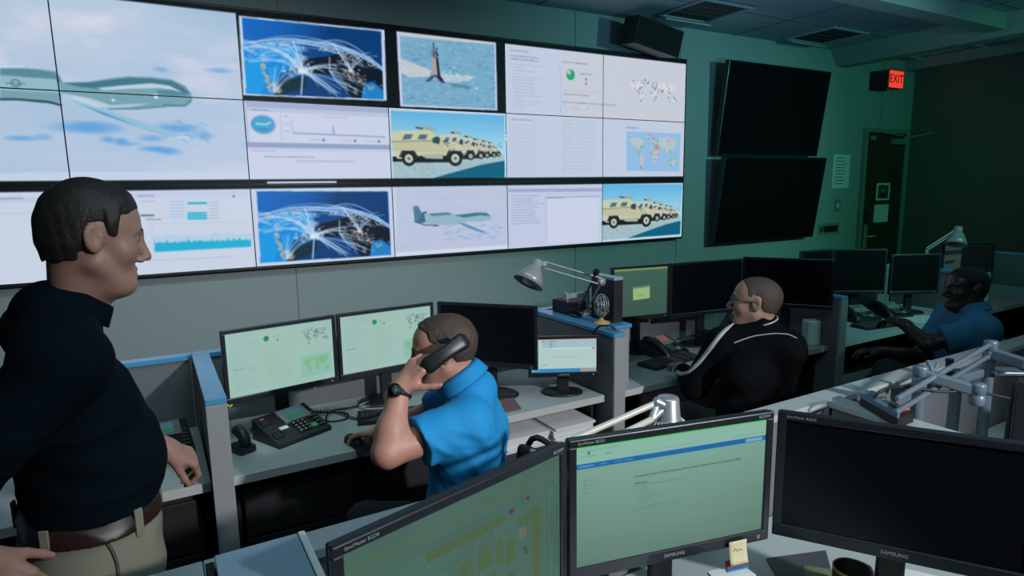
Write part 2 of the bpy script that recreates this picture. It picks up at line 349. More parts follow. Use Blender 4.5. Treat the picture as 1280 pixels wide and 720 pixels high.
# ------------------------------------------------------------------ the video wall: 18 display panels
VY=4.66; PXM=175.; VX0=4.65-6*1.0075; VZ1=2.965; ROWS=[2.965,2.39,1.835,1.265]
VW=int(6*1.0075*PXM); VH=int(1.70*PXM)
cv=Canvas(VW,VH,(198,212,230))
def vT(p):
    q=aty(p[0],p[1],VY); return ((q[0]-VX0)*PXM,(VZ1-q[2])*PXM)
def quadT(tl,tr,br,bl):
    tl,tr,br,bl=map(np.array,(tl,tr,br,bl))
    def f(p):
        u,v=p; q=(tl*(1-u)+tr*u)*(1-v)+(bl*(1-u)+br*u)*v; return vT(q)
    return f
def region(x0,y0,x1,y1):
    a=vT((x0,y0)); 
    return a
def colx(c): return int(round((c*1.0075)*PXM))
def rowy(r): return int(round((VZ1-ROWS[r])*PXM))
cv.T=vT
# big aircraft picture over four panels
X1=colx(2); Y1=rowy(2)
n=fnoise(X1,Y1,60,5,5,sx=.35,sy=1.6); n2=fnoise(X1,Y1,30,9,4,sx=.5,sy=1.2)
g=np.linspace(0,1,Y1)[:,None]
base=np.array([176,200,224])/255.+(n[...,None]-.5)*np.array([.20,.10,.05])+(g*.05)[...,None]*np.array([1.1,.5,.5])
base+=np.clip(n2-.55,0,1)[...,None]*np.array([.35,.15,.1])*(g<.6)[...,None]
cv.a[:Y1,:X1]=np.clip(base,0,.93)
for pts,al in [([(110,166),(130,155),(133,150),(128,158),(100,168),(72,165)],.7),([(15,174),(35,170),(30,175)],.6),([(50,172),(60,168),(56,176)],.4),([(128,176),(140,170),(136,178)],.6),([(148,178),(158,173),(152,182)],.7),([(203,160),(222,152),(240,156),(228,166),(212,166)],.55),([(180,172),(196,168),(200,175),(186,177)],.4),([(240,163),(262,168),(255,175)],.3),([(262,88),(282,86),(278,93)],.5),([(195,86),(205,85),(203,91)],.4),([(180,184),(198,182),(206,190),(190,190)],.8),([(200,188),(212,186),(222,194),(205,195)],.6),([(150,180),(165,178),(160,183)],.5)]:
    cx_=np.mean([p[0] for p in pts]);cy_=np.mean([p[1] for p in pts]);wx=(max(p[0] for p in pts)-min(p[0] for p in pts))*.9;wy=(max(p[1] for p in pts)-min(p[1] for p in pts))*.6
    for kk in range(7): cv.ell((cx_+random.uniform(-.3,.3)*wx,cy_+random.uniform(-.3,.3)*wy),wx*random.uniform(.25,.6),wy*random.uniform(.3,.6),(85,160,226),al*.38,4)
for k in range(26):
    x=random.uniform(200,262); y=random.uniform(150,176); cv.line([(x,y),(x+random.uniform(5,12),y+random.uniform(2,6))],1.3,(110,160,225),.5)
cv.poly([(0,217),(311,214),(312,232),(0,232)],(205,216,236),.85)
body=[(0,85),(20,85),(48,87),(70,90),(78,104),(110,103),(135,99),(160,96),(190,97),(215,100),(232,108),(240,118),(240,128),(232,133),(205,134),(150,136),(140,132),(110,122),(76,116),(74,131),(52,129),(20,124),(0,125)]
cv.poly(body,(120,165,180))
cv.poly([(0,86),(48,88),(70,92),(76,104),(60,100),(0,94)],(92,140,158)); cv.poly([(0,96),(70,100),(76,116),(0,112)],(150,190,204))
cv.poly([(78,105),(110,104),(135,101),(160,98),(190,99),(215,102),(230,110),(238,119),(215,114),(200,106),(160,108),(130,113),(100,110)],(64,118,138))
cv.poly([(120,111),(150,108),(190,105),(212,108),(228,116),(200,111),(160,112),(130,114)],(190,212,226))
cv.poly([(195,114),(215,113),(238,120),(222,121),(200,119)],(84,138,156)); cv.poly([(130,132),(160,130),(190,129),(160,134),(140,135)],(180,205,220))
cv.line([(0,124),(20,124),(60,127),(75,131)],1.8,(30,50,60)); cv.line([(205,131),(232,132),(240,124)],1.2,(60,110,140)); cv.line([(135,136),(170,136),(205,133)],1.5,(80,130,150))
cv.poly([(84,122),(96,120),(140,140),(200,160),(232,170),(222,172),(180,163),(130,145),(98,132)],(150,195,222)); cv.poly([(100,130),(130,144),(190,164),(222,172),(180,161),(130,141)],(85,150,200)); cv.poly([(84,122),(96,120),(130,134),(120,134)],(196,216,230))
cv.line([(222,172),(236,172)],1.5,(215,225,240))
cv.ell((20,105),4,4,(60,90,110),.7); cv.ell((20,105),2.6,2.6,(150,190,204)); cv.line([(8,105),(32,106)],1.2,(80,110,125),.7); cv.ell((195,121),2,2,(225,235,245)); cv.ell((141,125),1.6,1.6,(215,230,240))
cv.line([(0,85),(30,84)],2,(215,225,238),.8)
def earth(q):
    cv.T=vT; cv.poly(q,(196,214,240)); tl,tr,br,bl=[np.array(p,float) for p in q]
    c=(tl+tr+br+bl)/4; cv.T=quadT(*[p+(c-p)*s for p,s in zip((tl,tr,br,bl),(.045,.045,.045,.045))])
    cv.poly([(0,0),(1,0),(1,1),(0,1)],(8,60,120))
    for k in range(12): cv.poly([(0,0),(.62-k*.05,0),(.5-k*.04,.4),(0,.45)],(15,110,205),.16)
    arc=[(0,.34),(.1,.29),(.25,.235),(.38,.22),(.5,.235),(.65,.25),(.8,.31),(.92,.42),(1,.53)]
    cv.poly(arc+[(1,1),(0,1)],(6,70,135))
    cv.poly([(0,.36),(.2,.3),(.42,.3),(.40,.55),(.25,.72),(.2,1),(0,1)],(12,140,225)); cv.poly([(.0,.55),(.12,.5),(.15,.8),(.1,1),(0,1)],(20,165,235),.6)
    cv.poly([(.42,.5),(.62,.42),(.72,.34),(.86,.38),(1,.58),(1,.84),(.92,.74),(.86,.78),(.84,1),(.74,1),(.70,.78),(.62,.68),(.5,.68)],(10,22,38))
    cv.poly([(.25,.80),(.42,.74),(.48,.68),(.44,.9),(.26,1),(.2,1)],(12,45,60)); cv.poly([(.44,.74),(.6,.72),(.72,.86),(.78,1),(.30,1),(.44,.86)],(8,60,120)); cv.poly([(.86,.8),(.93,.76),(1,.88),(1,1),(.84,1)],(25,130,205))
    r=random.Random(4)
    for k in range(9):
        y=r.uniform(.0,.05); cv.line([(p[0],p[1]+y+r.uniform(-.01,.01)) for p in arc],r.uniform(1,1.8),(150,190,235),.55)
    for k in range(150):
        x=r.uniform(0,.45); t=x/.45; y=.30+r.uniform(0,.28)*(1-.2*t); cv.ell((x,y),r.uniform(1,4.),r.uniform(.8,2),(190,205,235),r.uniform(.15,.5),2)
    for k in range(120):
        a=r.gauss(0,1);b_=r.gauss(0,1); cv.ell((.80+a*.06+b_*.03,.70+b_*.09+a*.03),r.uniform(.7,1.8),r.uniform(.7,1.5),(170,165,165),r.uniform(.3,.8))
    for k in range(60): cv.ell((r.gauss(.40,.05),r.gauss(.63,.04)),r.uniform(.8,2.4),r.uniform(.8,1.6),(215,220,230),r.uniform(.3,.8))
    for k in range(70):
        t=r.random(); cv.ell((.13+.05*t+r.gauss(0,.012),.58+.4*t),r.uniform(.8,1.8),1.2,(185,175,170),.6)
    for k in range(60):
        t=r.random(); cv.ell((.20+.03*t+r.gauss(0,.02),.85+.12*t),r.uniform(.8,1.6),1.2,(190,180,175),.6)
    for k in range(60): t=r.random(); cv.ell((.55+.42*t,.33+.22*t*t+r.gauss(0,.015)),r.uniform(.8,2.2),1,(190,195,205),.5)
    def arcl(a,b_,h,w=1.1,al=.55,col=(190,215,245)):
        P=[]
        for i in range(15):
            t=i/14; P.append((a[0]+(b_[0]-a[0])*t,a[1]+(b_[1]-a[1])*t-h*4*t*(1-t)))
        cv.line(P,w,col,al)
    hub=(.42,.66); hub2=(.77,.61)
    for k in range(26): arcl(hub,(r.uniform(0,.45),r.uniform(.3,.6)),r.uniform(.03,.18))
    for k in range(14): arcl(hub,(r.uniform(.5,.8),r.uniform(.85,1)),r.uniform(-.02,.05))
    for k in range(10): arcl(hub,(r.uniform(.5,.9),r.uniform(.5,.7)),r.uniform(.02,.06))
    for k in range(12): arcl(hub2,(r.uniform(.6,.98),r.uniform(.3,.55)),r.uniform(.02,.12))
    for k in range(9): arcl((r.uniform(.1,.6),r.uniform(.25,.4)),(r.uniform(.85,1),r.uniform(.45,.62)),r.uniform(.1,.24))
    for k in range(10): arcl((.2,.97),(r.uniform(.1,.45),r.uniform(.6,.75)),r.uniform(0,.1))
    for k in range(10): arcl((.62,.64),(r.uniform(.7,.9),r.uniform(.7,1)),r.uniform(-.08,.08))
    arcl((.36,.25),hub,0,1.8,.9); arcl((.42,.68),(.40,.98),0,1.8,.9); arcl((.65,.25),hub2,.01,1.8,.9); arcl((.62,.44),(.615,.64),0,1.5,.8)
    cv.ell(hub,6,3,(225,240,240),.9,3); cv.ell(hub2,3.5,2.2,(225,220,220),.8,2); cv.ell((.8,.9),3,4,(190,200,205),.5,2)
def sea():
    cv.T=vT; cv.poly([(495,36),(620,49),(622,139),(500,134)],(205,210,236))
    cv.T=quadT((499,40),(618,52),(619.5,137),(503,131.5)); cv.poly([(0,0),(1,0),(1,1),(0,1)],(122,175,205)); cv.poly([(0,0),(1,0),(1,.04),(0,.05)],(200,205,210))
    r=random.Random(8)
    for k in range(420):
        x=r.random();y=.06+.94*r.random(); L=r.uniform(.01,.05); cv.line([(x,y),(min(x+L,1),y+r.uniform(-.008,.008))],r.uniform(.8,2),r.choice([(85,140,178),(80,135,170),(150,192,215),(165,200,220)]),r.uniform(.25,.6))
    cv.poly([(0,.36),(.15,.42),(.32,.50),(.30,.58),(.1,.62),(0,.56)],(205,205,212),.9); cv.poly([(.42,.52),(.6,.54),(.8,.53),(.72,.6),(.6,.65),(.45,.64)],(190,205,220),.85)
    for k in range(60): cv.ell((r.uniform(0,.75),.55+r.gauss(0,.04)),r.uniform(1,3),1.2,(215,220,225),.5)
    cv.poly([(.25,.66),(.33,.56),(.40,.54),(.44,.60),(.47,.67),(.42,.66),(.36,.58),(.30,.66)],(70,85,105)); cv.poly([(.33,.30),(.375,.29),(.39,.55),(.33,.56)],(178,160,158)); cv.poly([(.375,.28),(.40,.32),(.415,.56),(.45,.66),(.40,.60),(.388,.55)],(30,35,50))
    cv.line([(.355,.1),(.358,.3)],1.6,(60,50,60)); cv.line([(.385,.17),(.385,.28)],1.6,(50,50,65)); cv.line([(.335,.2),(.34,.3)],1.2,(110,90,90)); cv.line([(.375,.24),(.40,.27)],2,(50,50,60))
    cv.ell((.80,.71),2,1.8,(220,210,210)); cv.poly([(.5,.66),(.75,.68),(.73,.73),(.55,.71)],(60,110,120),.5)
def trucks(q,fr=True):
    cv.T=vT; cv.poly(q,(190,222,245)); tl,tr,br,bl=[np.array(p,float) for p in q]; c=(tl+tr+br+bl)/4
    cv.T=quadT(tl,tr+(c-tr)*.03,br+(c-br)*.04,bl+(c-bl)*.02)
    for k in range(30): cv.poly([(0,k/46),(1,k/46),(1,(k+1)/46+.02),(0,(k+1)/46+.02)],(100+2.6*k,182+1.4*k,228+.5*k))
    cv.poly([(0,.66),(1,.62),(1,1),(0,1)],(168,196,204)); r=random.Random(3)
    for k in range(200): x=r.random();y=.76+.24*r.random(); cv.line([(x,y),(x+.02,y)],1,(130,165,185),.45)
    cv.poly([(.32,1),(.55,.9),(.8,.79),(1,.73),(1,1)],(18,98,128)); cv.poly([(0,.66),(.5,.68),(.6,.715),(0,.735)],(10,25,38))
    def truck(x,y,s,sx,hue,det=True):
        def P(*pp): return [(x+a*sx,y+b_*s) for a,b_ in pp]
        cv.poly(P((0,-.40),(.02,-.43),(.33,-.45),(.40,-.37),(.44,-.30),(.56,-.28),(.62,-.20),(.62,-.10),(.60,0),(.45,0),(.04,-.02),(.01,-.12)),hue); cv.poly(P((0,-.26),(.36,-.27),(.56,-.25),(.56,-.10),(0,-.14)),[h*.93 for h in hue],.7)
        cv.line(P((0,-.27),(.38,-.29)),1.2,(95,95,80),.7)
        cv.poly(P((.09,-.30),(.115,-.38),(.19,-.385),(.165,-.31)),(70,115,140)); cv.poly(P((.225,-.31),(.25,-.385),(.32,-.385),(.30,-.31)),(70,115,140)); cv.poly(P((.36,-.33),(.40,-.36),(.43,-.33),(.42,-.24),(.36,-.26)),(55,75,85)); cv.poly(P((.44,-.29),(.49,-.31),(.5,-.25)),(60,80,95))
        cv.poly(P((.25,-.49),(.25,-.46),(.36,-.45),(.41,-.46),(.36,-.50),(.30,-.51)),(160,172,150)); cv.line(P((.22,-.485),(.27,-.475)),1.8,(45,60,55)); 
        cv.poly(P((.12,-.06),(.6,-.06),(.6,.04),(.12,.04)),(22,30,36)); cv.poly(P((.24,-.08),(.45,-.09),(.45,-.01),(.3,-.02)),(175,182,165))
        for wx in (.145,.56):
            cv.poly(P((wx-.09,-.04),(wx-.06,-.14),(wx+.05,-.14),(wx+.09,-.03)),(45,50,50))
            cc=(x+wx*sx,y-.02*s); rx=.065*sx*cv.w/6.0/1.0; R=np.hypot(*(np.array(cv.T((cc[0]+.062*sx,cc[1])))-np.array(cv.T(cc))))
            cv.ell(cc,R,R,(25,38,48)); cv.ell(cc,R*.58,R*.58,(205,205,190)); cv.ell(cc,R*.25,R*.25,(120,120,110))
    for i,(x,s) in enumerate([(.80,.42),(.74,.48),(.65,.56),(.56,.66),(.42,.80)]): truck(x,.64+.008*i,s*.98,s*.62,[(205,200,180),(212,205,182),(205,200,178),(212,206,184),(208,204,182)][i])
    truck(.0,.71,.98,1.0,(204,206,172))
    for k in range(40): cv.ell((.45+.55*r.random(),.42+.2*r.random()),r.uniform(.8,1.8),1,r.choice([(60,80,90),(225,220,200),(40,90,120)]),.6)
def worldmap(x0,y0,x1,y1,col,al=.5,dots=(),T=None):
    'rough continents inside a rectangle'
    L=[[(.03,.22),(.12,.14),(.26,.12),(.33,.2),(.30,.34),(.25,.42),(.2,.5),(.14,.42),(.08,.3)],[(.24,.52),(.32,.56),(.35,.66),(.30,.85),(.27,.95),(.25,.75),(.22,.6)],[(.44,.28),(.47,.16),(.55,.12),(.58,.22),(.54,.34),(.47,.36)],[(.44,.42),(.54,.40),(.60,.5),(.57,.7),(.53,.85),(.50,.7),(.46,.58)],[(.57,.14),(.75,.08),(.95,.16),(.9,.34),(.82,.46),(.76,.56),(.70,.44),(.62,.44),(.57,.3)],[(.80,.68),(.90,.66),(.95,.78),(.86,.86),(.8,.78)],[(.34,.06),(.42,.05),(.40,.16),(.36,.18)]]
    for p in L: cv_.poly([(x0+(x1-x0)*a,y0+(y1-y0)*b_) for a,b_ in p],col,al)
    r=random.Random(5)
    for (n_,c_,s_) in dots:
        for k in range(n_):
            p=r.choice(L); a=r.choice(p); b_=r.choice(p); t=r.random(); cv_.ell((x0+(x1-x0)*(a[0]*t+b_[0]*(1-t)),y0+(y1-y0)*(a[1]*t+b_[1]*(1-t))),r.uniform(.4,1)*s_,r.uniform(.4,1)*s_,c_,.8)
cv_=cv
# black margins of the picture rows
cv.T=vT
xa,xb=colx(2),colx(4)
cv.a[:rowy(1),xa:xb]=np.array((10,16,22))/255.
earth([(298,19),(481,37),(484,127),(304,120)]); sea()
# window bars / dashboard between
cv.T=vT
def bars(): 
    xs=colx(2);xe=colx(3);y0=rowy(1);y1=rowy(2)
    cv.a[y0:y1,xs:xe]=np.array((206,214,236))/255.; h=y1-y0
    cv.a[y0:y0+7,xs:xe]=np.array((165,178,212))/255.; cv.a[y0+7:y0+12,xs:xe]=np.array((190,200,226))/255.
    cv.a[y0+int(h*.50):y0+int(h*.56),xs:xe]=np.array((150,164,204))/255.; cv.a[y0+int(h*.56):y0+int(h*.6),xs:xe]=np.array((196,206,230))/255.
    cv.a[y0+int(h*.03):y0+int(h*.5),xs:xs+3]=np.array((185,196,225))/255.
    cv.T=lambda p:p
    cx=xs+20; cy_=y0+int(h*.28); cv.ell((cx,cy_),15,12,(190,170,215),.7); cv.ell((cx-.6,cy_),13.5,10.5,(70,165,212)); cv.line([(cx-8,cy_-1),(cx+3,cy_),(cx+8,cy_-3)],2,(200,225,240),.8); cv.line([(cx-6,cy_+5),(cx+4,cy_+6)],1.5,(50,110,170),.7)
    cv.line([(xs+40,y0+14),(xs+40,y0+h*.47)],1,(165,178,205),.7); cv.line([(xs+54,y0+h*.37),(xe-6,y0+h*.39)],1.3,(130,142,190),.9); cv.line([(xs+52,y0+20),(xs+54,y0+h*.36)],1,(160,170,200),.7)
    cv.line([(xs+102,y0+h*.37),(xs+103,y0+h*.27),(xs+104,y0+h*.37)],1,(140,150,190),.8)
    for k in range(3): cv.line([(xs+45+0,y0+16+k*9),(xs+49,y0+16+k*9)],1.2,(140,150,185),.6)
    for x in (90,130,162): cv.textrow(xs+x-16,y0+h*.45,xs+x-3,(130,140,170),1.2,.5); cv.ell((xs+x,y0+h*.45),1.6,1.6,(60,130,200))
    cv.textrow(xs+8,y0+10,xs+28,(90,100,130),1.2,.6); cv.textrow(xs+90,y0+15,xs+120,(120,130,160),1.,.5)
    cv.textrow(xs+6,y0+h*.60,xs+30,(120,130,160),1.2,.5); cv.textrow(xs+18,y0+h*.67,xs+76,(110,120,150),1.3,.6); cv.textrow(xs+55,y0+h*.72,xs+130,(110,120,150),1.3,.5)
    cv.T=vT
bars()
trucks([(488,138),(633,143),(634,224),(490,227)])
earth([(317,237),(489,237),(493,320),(322,331)])
# dashboard left of the lower earth
def dash():
    cv.T=vT; cv.poly([(0,240),(312,234),(319,333),(0,356)],(204,216,234))
    cv.poly([(80,239),(312,235),(312,246),(80,249)],(200,206,236),.7)
    pts=[(193,315)]; 
    r=random.Random(2)
    for i in range(120):
        x=193+122*i/119; base=304.5-4.2*(i/119); pk=3 if i%7 else 7; 
        if i==88: pk=13
        if i==27: pk=9
        pts.append((x,base-abs(r.gauss(0,1))*pk*.45))
    pts+=[(315,308.5)]; cv.poly(pts,(32,178,218))
    for i in range(60): x=193+122*i/59; cv.line([(x,303-4*i/59),(x,297-4*i/59-r.random()*4)],.9,(70,190,220),.35)
    for k in range(6): cv.line([(213,252+3.9*k),(230,251.8+3.9*k)],1,(120,175,225),.6); cv.line([(262,253+3.9*k),(274,252.6+3.9*k)],1,(150,150,180),.6)
    for y in (253.8,266.3,269.6,273): cv.line([(236,y),(258,y-.4)],2.8 if y!=266.3 else 2.3,(55,185,215))
    cv.line([(176,269),(192,269)],1.6,(80,90,100)); cv.line([(183,274),(201,274)],1.4,(130,140,155),.8)
    a=[(195+10*math.cos(t),268-12*math.sin(t)) for t in np.linspace(-.3,1.7,14)]; cv.line(a,1.4,(232,196,210),.9)
    cv.line([(172,245),(192,244)],1.4,(130,140,165),.7); cv.line([(176,252),(193,251)],1,(150,160,180),.6); cv.line([(190,280),(310,277)],1,(185,192,215),.7); cv.ell((293,245),1.2,1.2,(90,100,120)); cv.line([(185,326),(290,321)],1.2,(170,178,205),.6); cv.line([(190,282),(190,312)],.9,(180,190,210),.6)
    cv.poly([(0,247),(55,246),(55,252),(0,253)],(185,200,228),.6); cv.line([(0,248),(28,247.5)],1.6,(120,130,155),.6); cv.line([(0,267),(60,266)],1,(180,190,220),.7)
dash()
# aircraft in flight, small
def flier():
    cv.T=vT; cv.poly([(493,234),(635,231),(637,310),(494,320)],(190,200,226)); r=random.Random(6)
    for k in range(160): x=r.uniform(495,634);y=r.uniform(236,312); cv.line([(x,y),(x+r.uniform(3,12),y+r.uniform(-1,1))],1.2,r.choice([(175,192,224),(205,208,226),(200,204,220)]),.6)
    for k in range(50): x=r.uniform(550,625);y=r.uniform(282,300); cv.line([(x,y),(x+r.uniform(2,7),y-r.uniform(-1,2))],1.2,(120,170,220),.6)
    cv.poly([(494,316),(636,306),(637,310),(494,320)],(215,222,240)); cv.line([(494,234),(494,319)],1.6,(205,215,240))
    cv.poly([(516,258),(522,257),(527,266),(532,264),(533,277),(524,279),(518,276)],(75,125,155)); cv.poly([(527,266),(533,263),(533,278),(521,279)],(60,110,140))
    cv.poly([(530,267),(560,265),(568,268),(580,269),(596,265),(608,265),(615,270),(614,275),(604,277),(585,277),(570,281),(548,281),(532,279)],(150,185,200)); cv.poly([(568,269),(596,265.5),(608,266),(613,270),(600,269),(580,272)],(70,120,145)); cv.poly([(535,267),(560,265.5),(566,268),(540,270)],(85,130,155))
    cv.poly([(572,278),(580,279),(608,290),(604,291),(585,285)],(90,150,190)); cv.line([(518,277),(530,281),(548,282)],1.4,(60,90,110)); cv.ell((544,282),2,1,(40,60,75))
flier()
# big white dashboard over four panels
cv.T=vT; cv.poly([(634,56),(857,80),(855,222),(635,224)],(197,208,228)); cv.poly([(700,64),(857,80),(856,155),(710,146)],(206,208,218),.7)
cv.textrow(*vT((638,62)),vT((660,62))[0],(90,105,140),1.4,.6)
for y,x1 in ((69,672),(73,672)): p=vT((638,y)); cv.textrow(p[0],p[1],vT((x1,y))[0],(95,105,130),1.6,.6)
for k in range(15): p=vT((641,80+k*3.9)); cv.textrow(p[0],p[1],vT((random.choice([655,668,678]),80+k*3.9))[0],(125,150,195),1.2,.45)
cv.line([(700,77),(701,142)],1,(165,175,205),.7); cv.line([(782,90),(782,150)],1,(190,196,212),.8)
cv.ell((713.5,93.5),8,8,(42,165,115)); cv.poly([(713.5,93.5),(708.5,92),(709.5,88.5),(713.5,87.5)],(190,200,205))
for (x,y,x1) in ((703,77,735),(726,92,741),(705,118,737),(703,128,770),(640,149,664)): p=vT((x,y)); cv.textrow(p[0],p[1],vT((x1,y))[0],(100,115,145),1.6,.6)
cv.ell((733,99.5),1.8,1.8,(60,150,100)); cv.ell((733,105),1.8,1.8,(215,80,95))
cv.line([(703,113),(748,116)],1,(180,185,205),.7)
for k in range(14): p=vT((706+random.uniform(0,70),131+random.uniform(0,8))); cv.ell(p,.9,.9,(140,150,185),.7,T=False)
cv_=cv; cv.T=vT; 
def mapT(x0,y0,x1,y1): pass
cv.T=quadT((784,96),(849,103),(848,133),(783,127)); worldmap(0,0,1,1,(222,222,224),.9,[(60,(150,165,190),2.2),(26,(80,105,140),1.7)])
cv.T=vT
for x in (637,668,672,704,712): cv.line([(x,148),(x+.5,222)],.9,(180,190,212),.7)
for k in range(16): p=vT((639,156+k*4.2)); cv.textrow(p[0],p[1],vT((668,156+k*4.2))[0],(150,165,200),1.1,.38); p=vT((704,150+k*4.4)); cv.textrow(p[0],p[1],vT((745,150+k*4.4))[0],(150,165,190),1.2,.35)
for k in range(14): p=vT((757,152+k*4.6)); cv.textrow(p[0],p[1],vT((776,152+k*4.6))[0],(165,175,200),1.1,.3)
p=vT((783,159.5)); cv.textrow(p[0],p[1],vT((798,159.5))[0],(100,110,150),1.6,.7)
cv.poly([(783,164),(851,167),(849,215),(783,214)],(150,192,232)); cv.T=quadT((784,165),(851,168),(849,214),(783,213)); worldmap(0,0,1,1,(196,200,205),.8,[(40,(110,195,165),3.2),(12,(225,120,150),2.6)]); cv.ell((.56,.38),4.2,4.2,(228,110,140),.8)
cv.T=vT
# text document panel
cv.poly([(635,231),(753,230),(752,303),(637,311)],(198,206,232)); cv.poly([(635,236),(753,235),(753,239),(635,240)],(160,172,210)); cv.line([(681,247),(750,245)],1,(120,130,160),.7); cv.line([(682,248),(683,303)],1,(175,183,210),.9); cv.poly([(684,248),(750,246),(749,301),(684,305)],(206,214,236))
for k in range(11): p=vT((639,245+k*3.5)); cv.textrow(p[0],p[1],vT((random.uniform(665,681),245+k*3.5))[0],(125,135,165),1.3,.6)
p=vT((684,247)); cv.textrow(p[0],p[1],vT((705,247))[0],(90,100,130),1.6,.6)
trucks([(753,230),(854,229),(852,294),(752,301)])
# black strip between the second and third rows, thin one at top
cv.T=lambda p:p
yb0=int((VZ1-1.858)*PXM); yb1=int((VZ1-1.803)*PXM); cv.a[yb0:yb1]=np.array((8,14,18))/255.
for (u,w_) in ((colx(2)-14,40),): pass
yt=int((VZ1-2.942)*PXM); cv.a[:yt]=np.array((6,9,12))/255.
p=vT((350,228)); cv.line([(p[0]-14,p[1]+1),(p[0]+68,p[1]+1)],2.6,(200,212,235))
cv.a=np.clip(cv.a,0,1)
M_vw=emat('video wall picture',.93,.45,.15)
names=[['left of the big grey aircraft picture, top row at the left edge','with the nose of the big grey aircraft, top row','with the glowing globe picture, top row','with the submarine picture, top row','with the white dashboard and green dot, top row','with the pale world map, top right corner'],
['below the aircraft tail, middle row at the left edge','with the aircraft wing over snowy ground, middle row','with pale graphs above the lower globe, middle row','with the tan military trucks, middle row','with faint tables, middle row','with the blue green world map, middle row right end'],
['with a blank white page, bottom row behind the standing man','with the turquoise bar graph, bottom row','with the globe picture, bottom row','with the small flying aircraft, bottom row','with the white text page, bottom row','with the tan trucks, bottom right corner']]
for c in range(6):
    for r in range(3):
        X0=VX0+c*1.0075; X1_=X0+1.0075; zt,zb_=ROWS[r],ROWS[r+1]
        t=thing('video_wall_panel','display panel of the video wall '+names[r][c],'display',((X0+X1_)/2,YW,zb_),0,'panels of the wall of displays'); bpy.context.view_layer.update()
        q=MB(); q.box(X0+.0008,VY+.001,zb_+.0008,X1_-.0008,YW-.001,zt-.0008,.001); q.build('casing',M_bezel,t)
        a=cv.a[rowy(r):rowy(r+1),colx(c):colx(c+1)]; g_=.0035
        pixel_mesh('screen',a,(X0+g_,VY,zt-g_),(1.0075-2*g_,0,0),(0,0,-(zt-zb_-2*g_)),M_vw,t)
b=MB(); b.box(VX0-.02,VY+.002,2.966,4.665,YW-.001,2.984,.001); b.box(4.652,VY+.004,1.25,4.665,YW-.001,2.965,.001); b.box(VX0-.02,VY+.002,1.249,4.6515,YW-.001,1.264,.001)
tag(b.build('video_wall_surround',M_bezel),'thin black surround strip edging the whole video wall','frame')
# ------------------------------------------------------------------ furniture: two rows of workstations
def atd(x,y,d): return CAMP+ray(x,y)*d
def nrm_(v): v=np.array(v,float); return v/np.linalg.norm(v)
DIVX=[-1.71,.11,1.915,3.73,5.55,7.37]; DW=.07; PH=1.07
where=['beyond the standing man','left of the seated caller','with the headset on it','right of the black jacket man','behind the far man in blue','nearest the dark end wall']
def partition(name,x0,y0,x1,y1,label,group,cat='partition',endcap=None,capm=None):
    t=thing(name,label,cat,((x0+x1)/2,(y0+y1)/2,0),0,group)
    bpy.context.view_layer.update()
    q=MB(); q.box(x0+.008,y0+.008,.02,x1-.008,y1-.008,PH-.02,.002); 
    q.build('fabric_panel',M_panel,t)
    q=MB(); q.box(x0,y0,PH-.022,x1,y1,PH,.003); q.build('cap',capm or M_cap,t)
    q=MB(); 
    if x1-x0<y1-y0: q.box(x0,y0-.004,.0,x1,y0+.012,PH-.0225,.002)
    else: q.box(x0,y0,.0,x0+.01,y1,PH-.0225,.002); q.box(x1-.01,y0,0,x1,y1,PH-.0225,.002)
    q.build('end_trim',M_part,t)
    q=MB(); q.box(x0+.001,y0+.004,.0,x1-.001,y1-.004,.02) ; q.build('kick_strip',M_seam,t)
    return t
for x,wh in zip(DIVX,where): partition('desk_divider',x,2.35,x+DW,3.068,'grey low divider between rear row desks, '+wh,'dividers of the rear row')
rearw=['behind the left edge desk','behind the two lit monitors of the caller','behind the desk of the man in the black jacket','behind the desk of the far man in blue','behind the far right desk']
for i in range(5): partition('rear_partition',DIVX[i]+.001,3.07,DIVX[i+1]-.001,3.13,'low grey rear partition '+rearw[i],'rear partitions of the rear row')
deskw=['at the left edge behind the standing man','where the man with the telephone works','where the man in the black jacket works','where the far man in the blue shirt works','at the far right of the rear row']
for i in range(5):
    xa,xb=DIVX[i]+DW+.001,DIVX[i+1]-.001
    t=thing('worktop','pale grey worktop '+deskw[i],'desk',((xa+xb)/2,2.42,0),0,'worktops of the rear row'); bpy.context.view_layer.update()
    q=MB(); q.box(xa,2.424,.708,xb,3.066,.74,.002); q.build('top',M_desk,t)
    q=MB(); q.box(xa,2.418,.706,xb,2.4235,.7395,.001); q.build('edge_band',M_edge,t)
    q=MB(); q.box(xa,3.04,.2,xb,3.06,.706,.001); q.build('modesty_panel',M_ped,t)
    for xx in (xa+.004,xb-.026): q=MB(); q.box(xx,2.50,0,xx+.022,3.03,.706,.001); q.build('leg_panel',M_ped,t)
def cabinet(x0,x1,label,y0=2.47,zt=.70,m=None,n=3):
    t=thing('desk_cabinet',label,'cabinet',((x0+x1)/2,y0,0)); bpy.context.view_layer.update(); m=m or M_ped
    q=MB(); q.box(x0,y0+.02,.02,x1,3.0,zt,.003); q.build('carcass',m,t)
    for k in range(n):
        h=(zt-.06)/n; q=MB(); q.box(x0+.004,y0,.03+k*h,x1-.004,y0+.019,.03+k*h+h-.008,.003); d=q.build('drawer',m,t)
        q=MB(); q.box((x0+x1)/2-.3*(x1-x0),y0-.006,.03+k*h+h-.035,(x0+x1)/2+.3*(x1-x0),y0-.001,.03+k*h+h-.02,.002); q.build('pull',M_blk,d)
cabinet(.215,.98,'wide black drawer cabinet under the worktop of the caller'); cabinet(-.62,.075,'black drawer cabinet under the left edge worktop behind the standing man')
cabinet(1.30,1.88,'low dark brown cabinet carrying paper stacks under the worktop',2.24,.55,mat('dark brown laminate',(.030,.016,.018),.5),2)
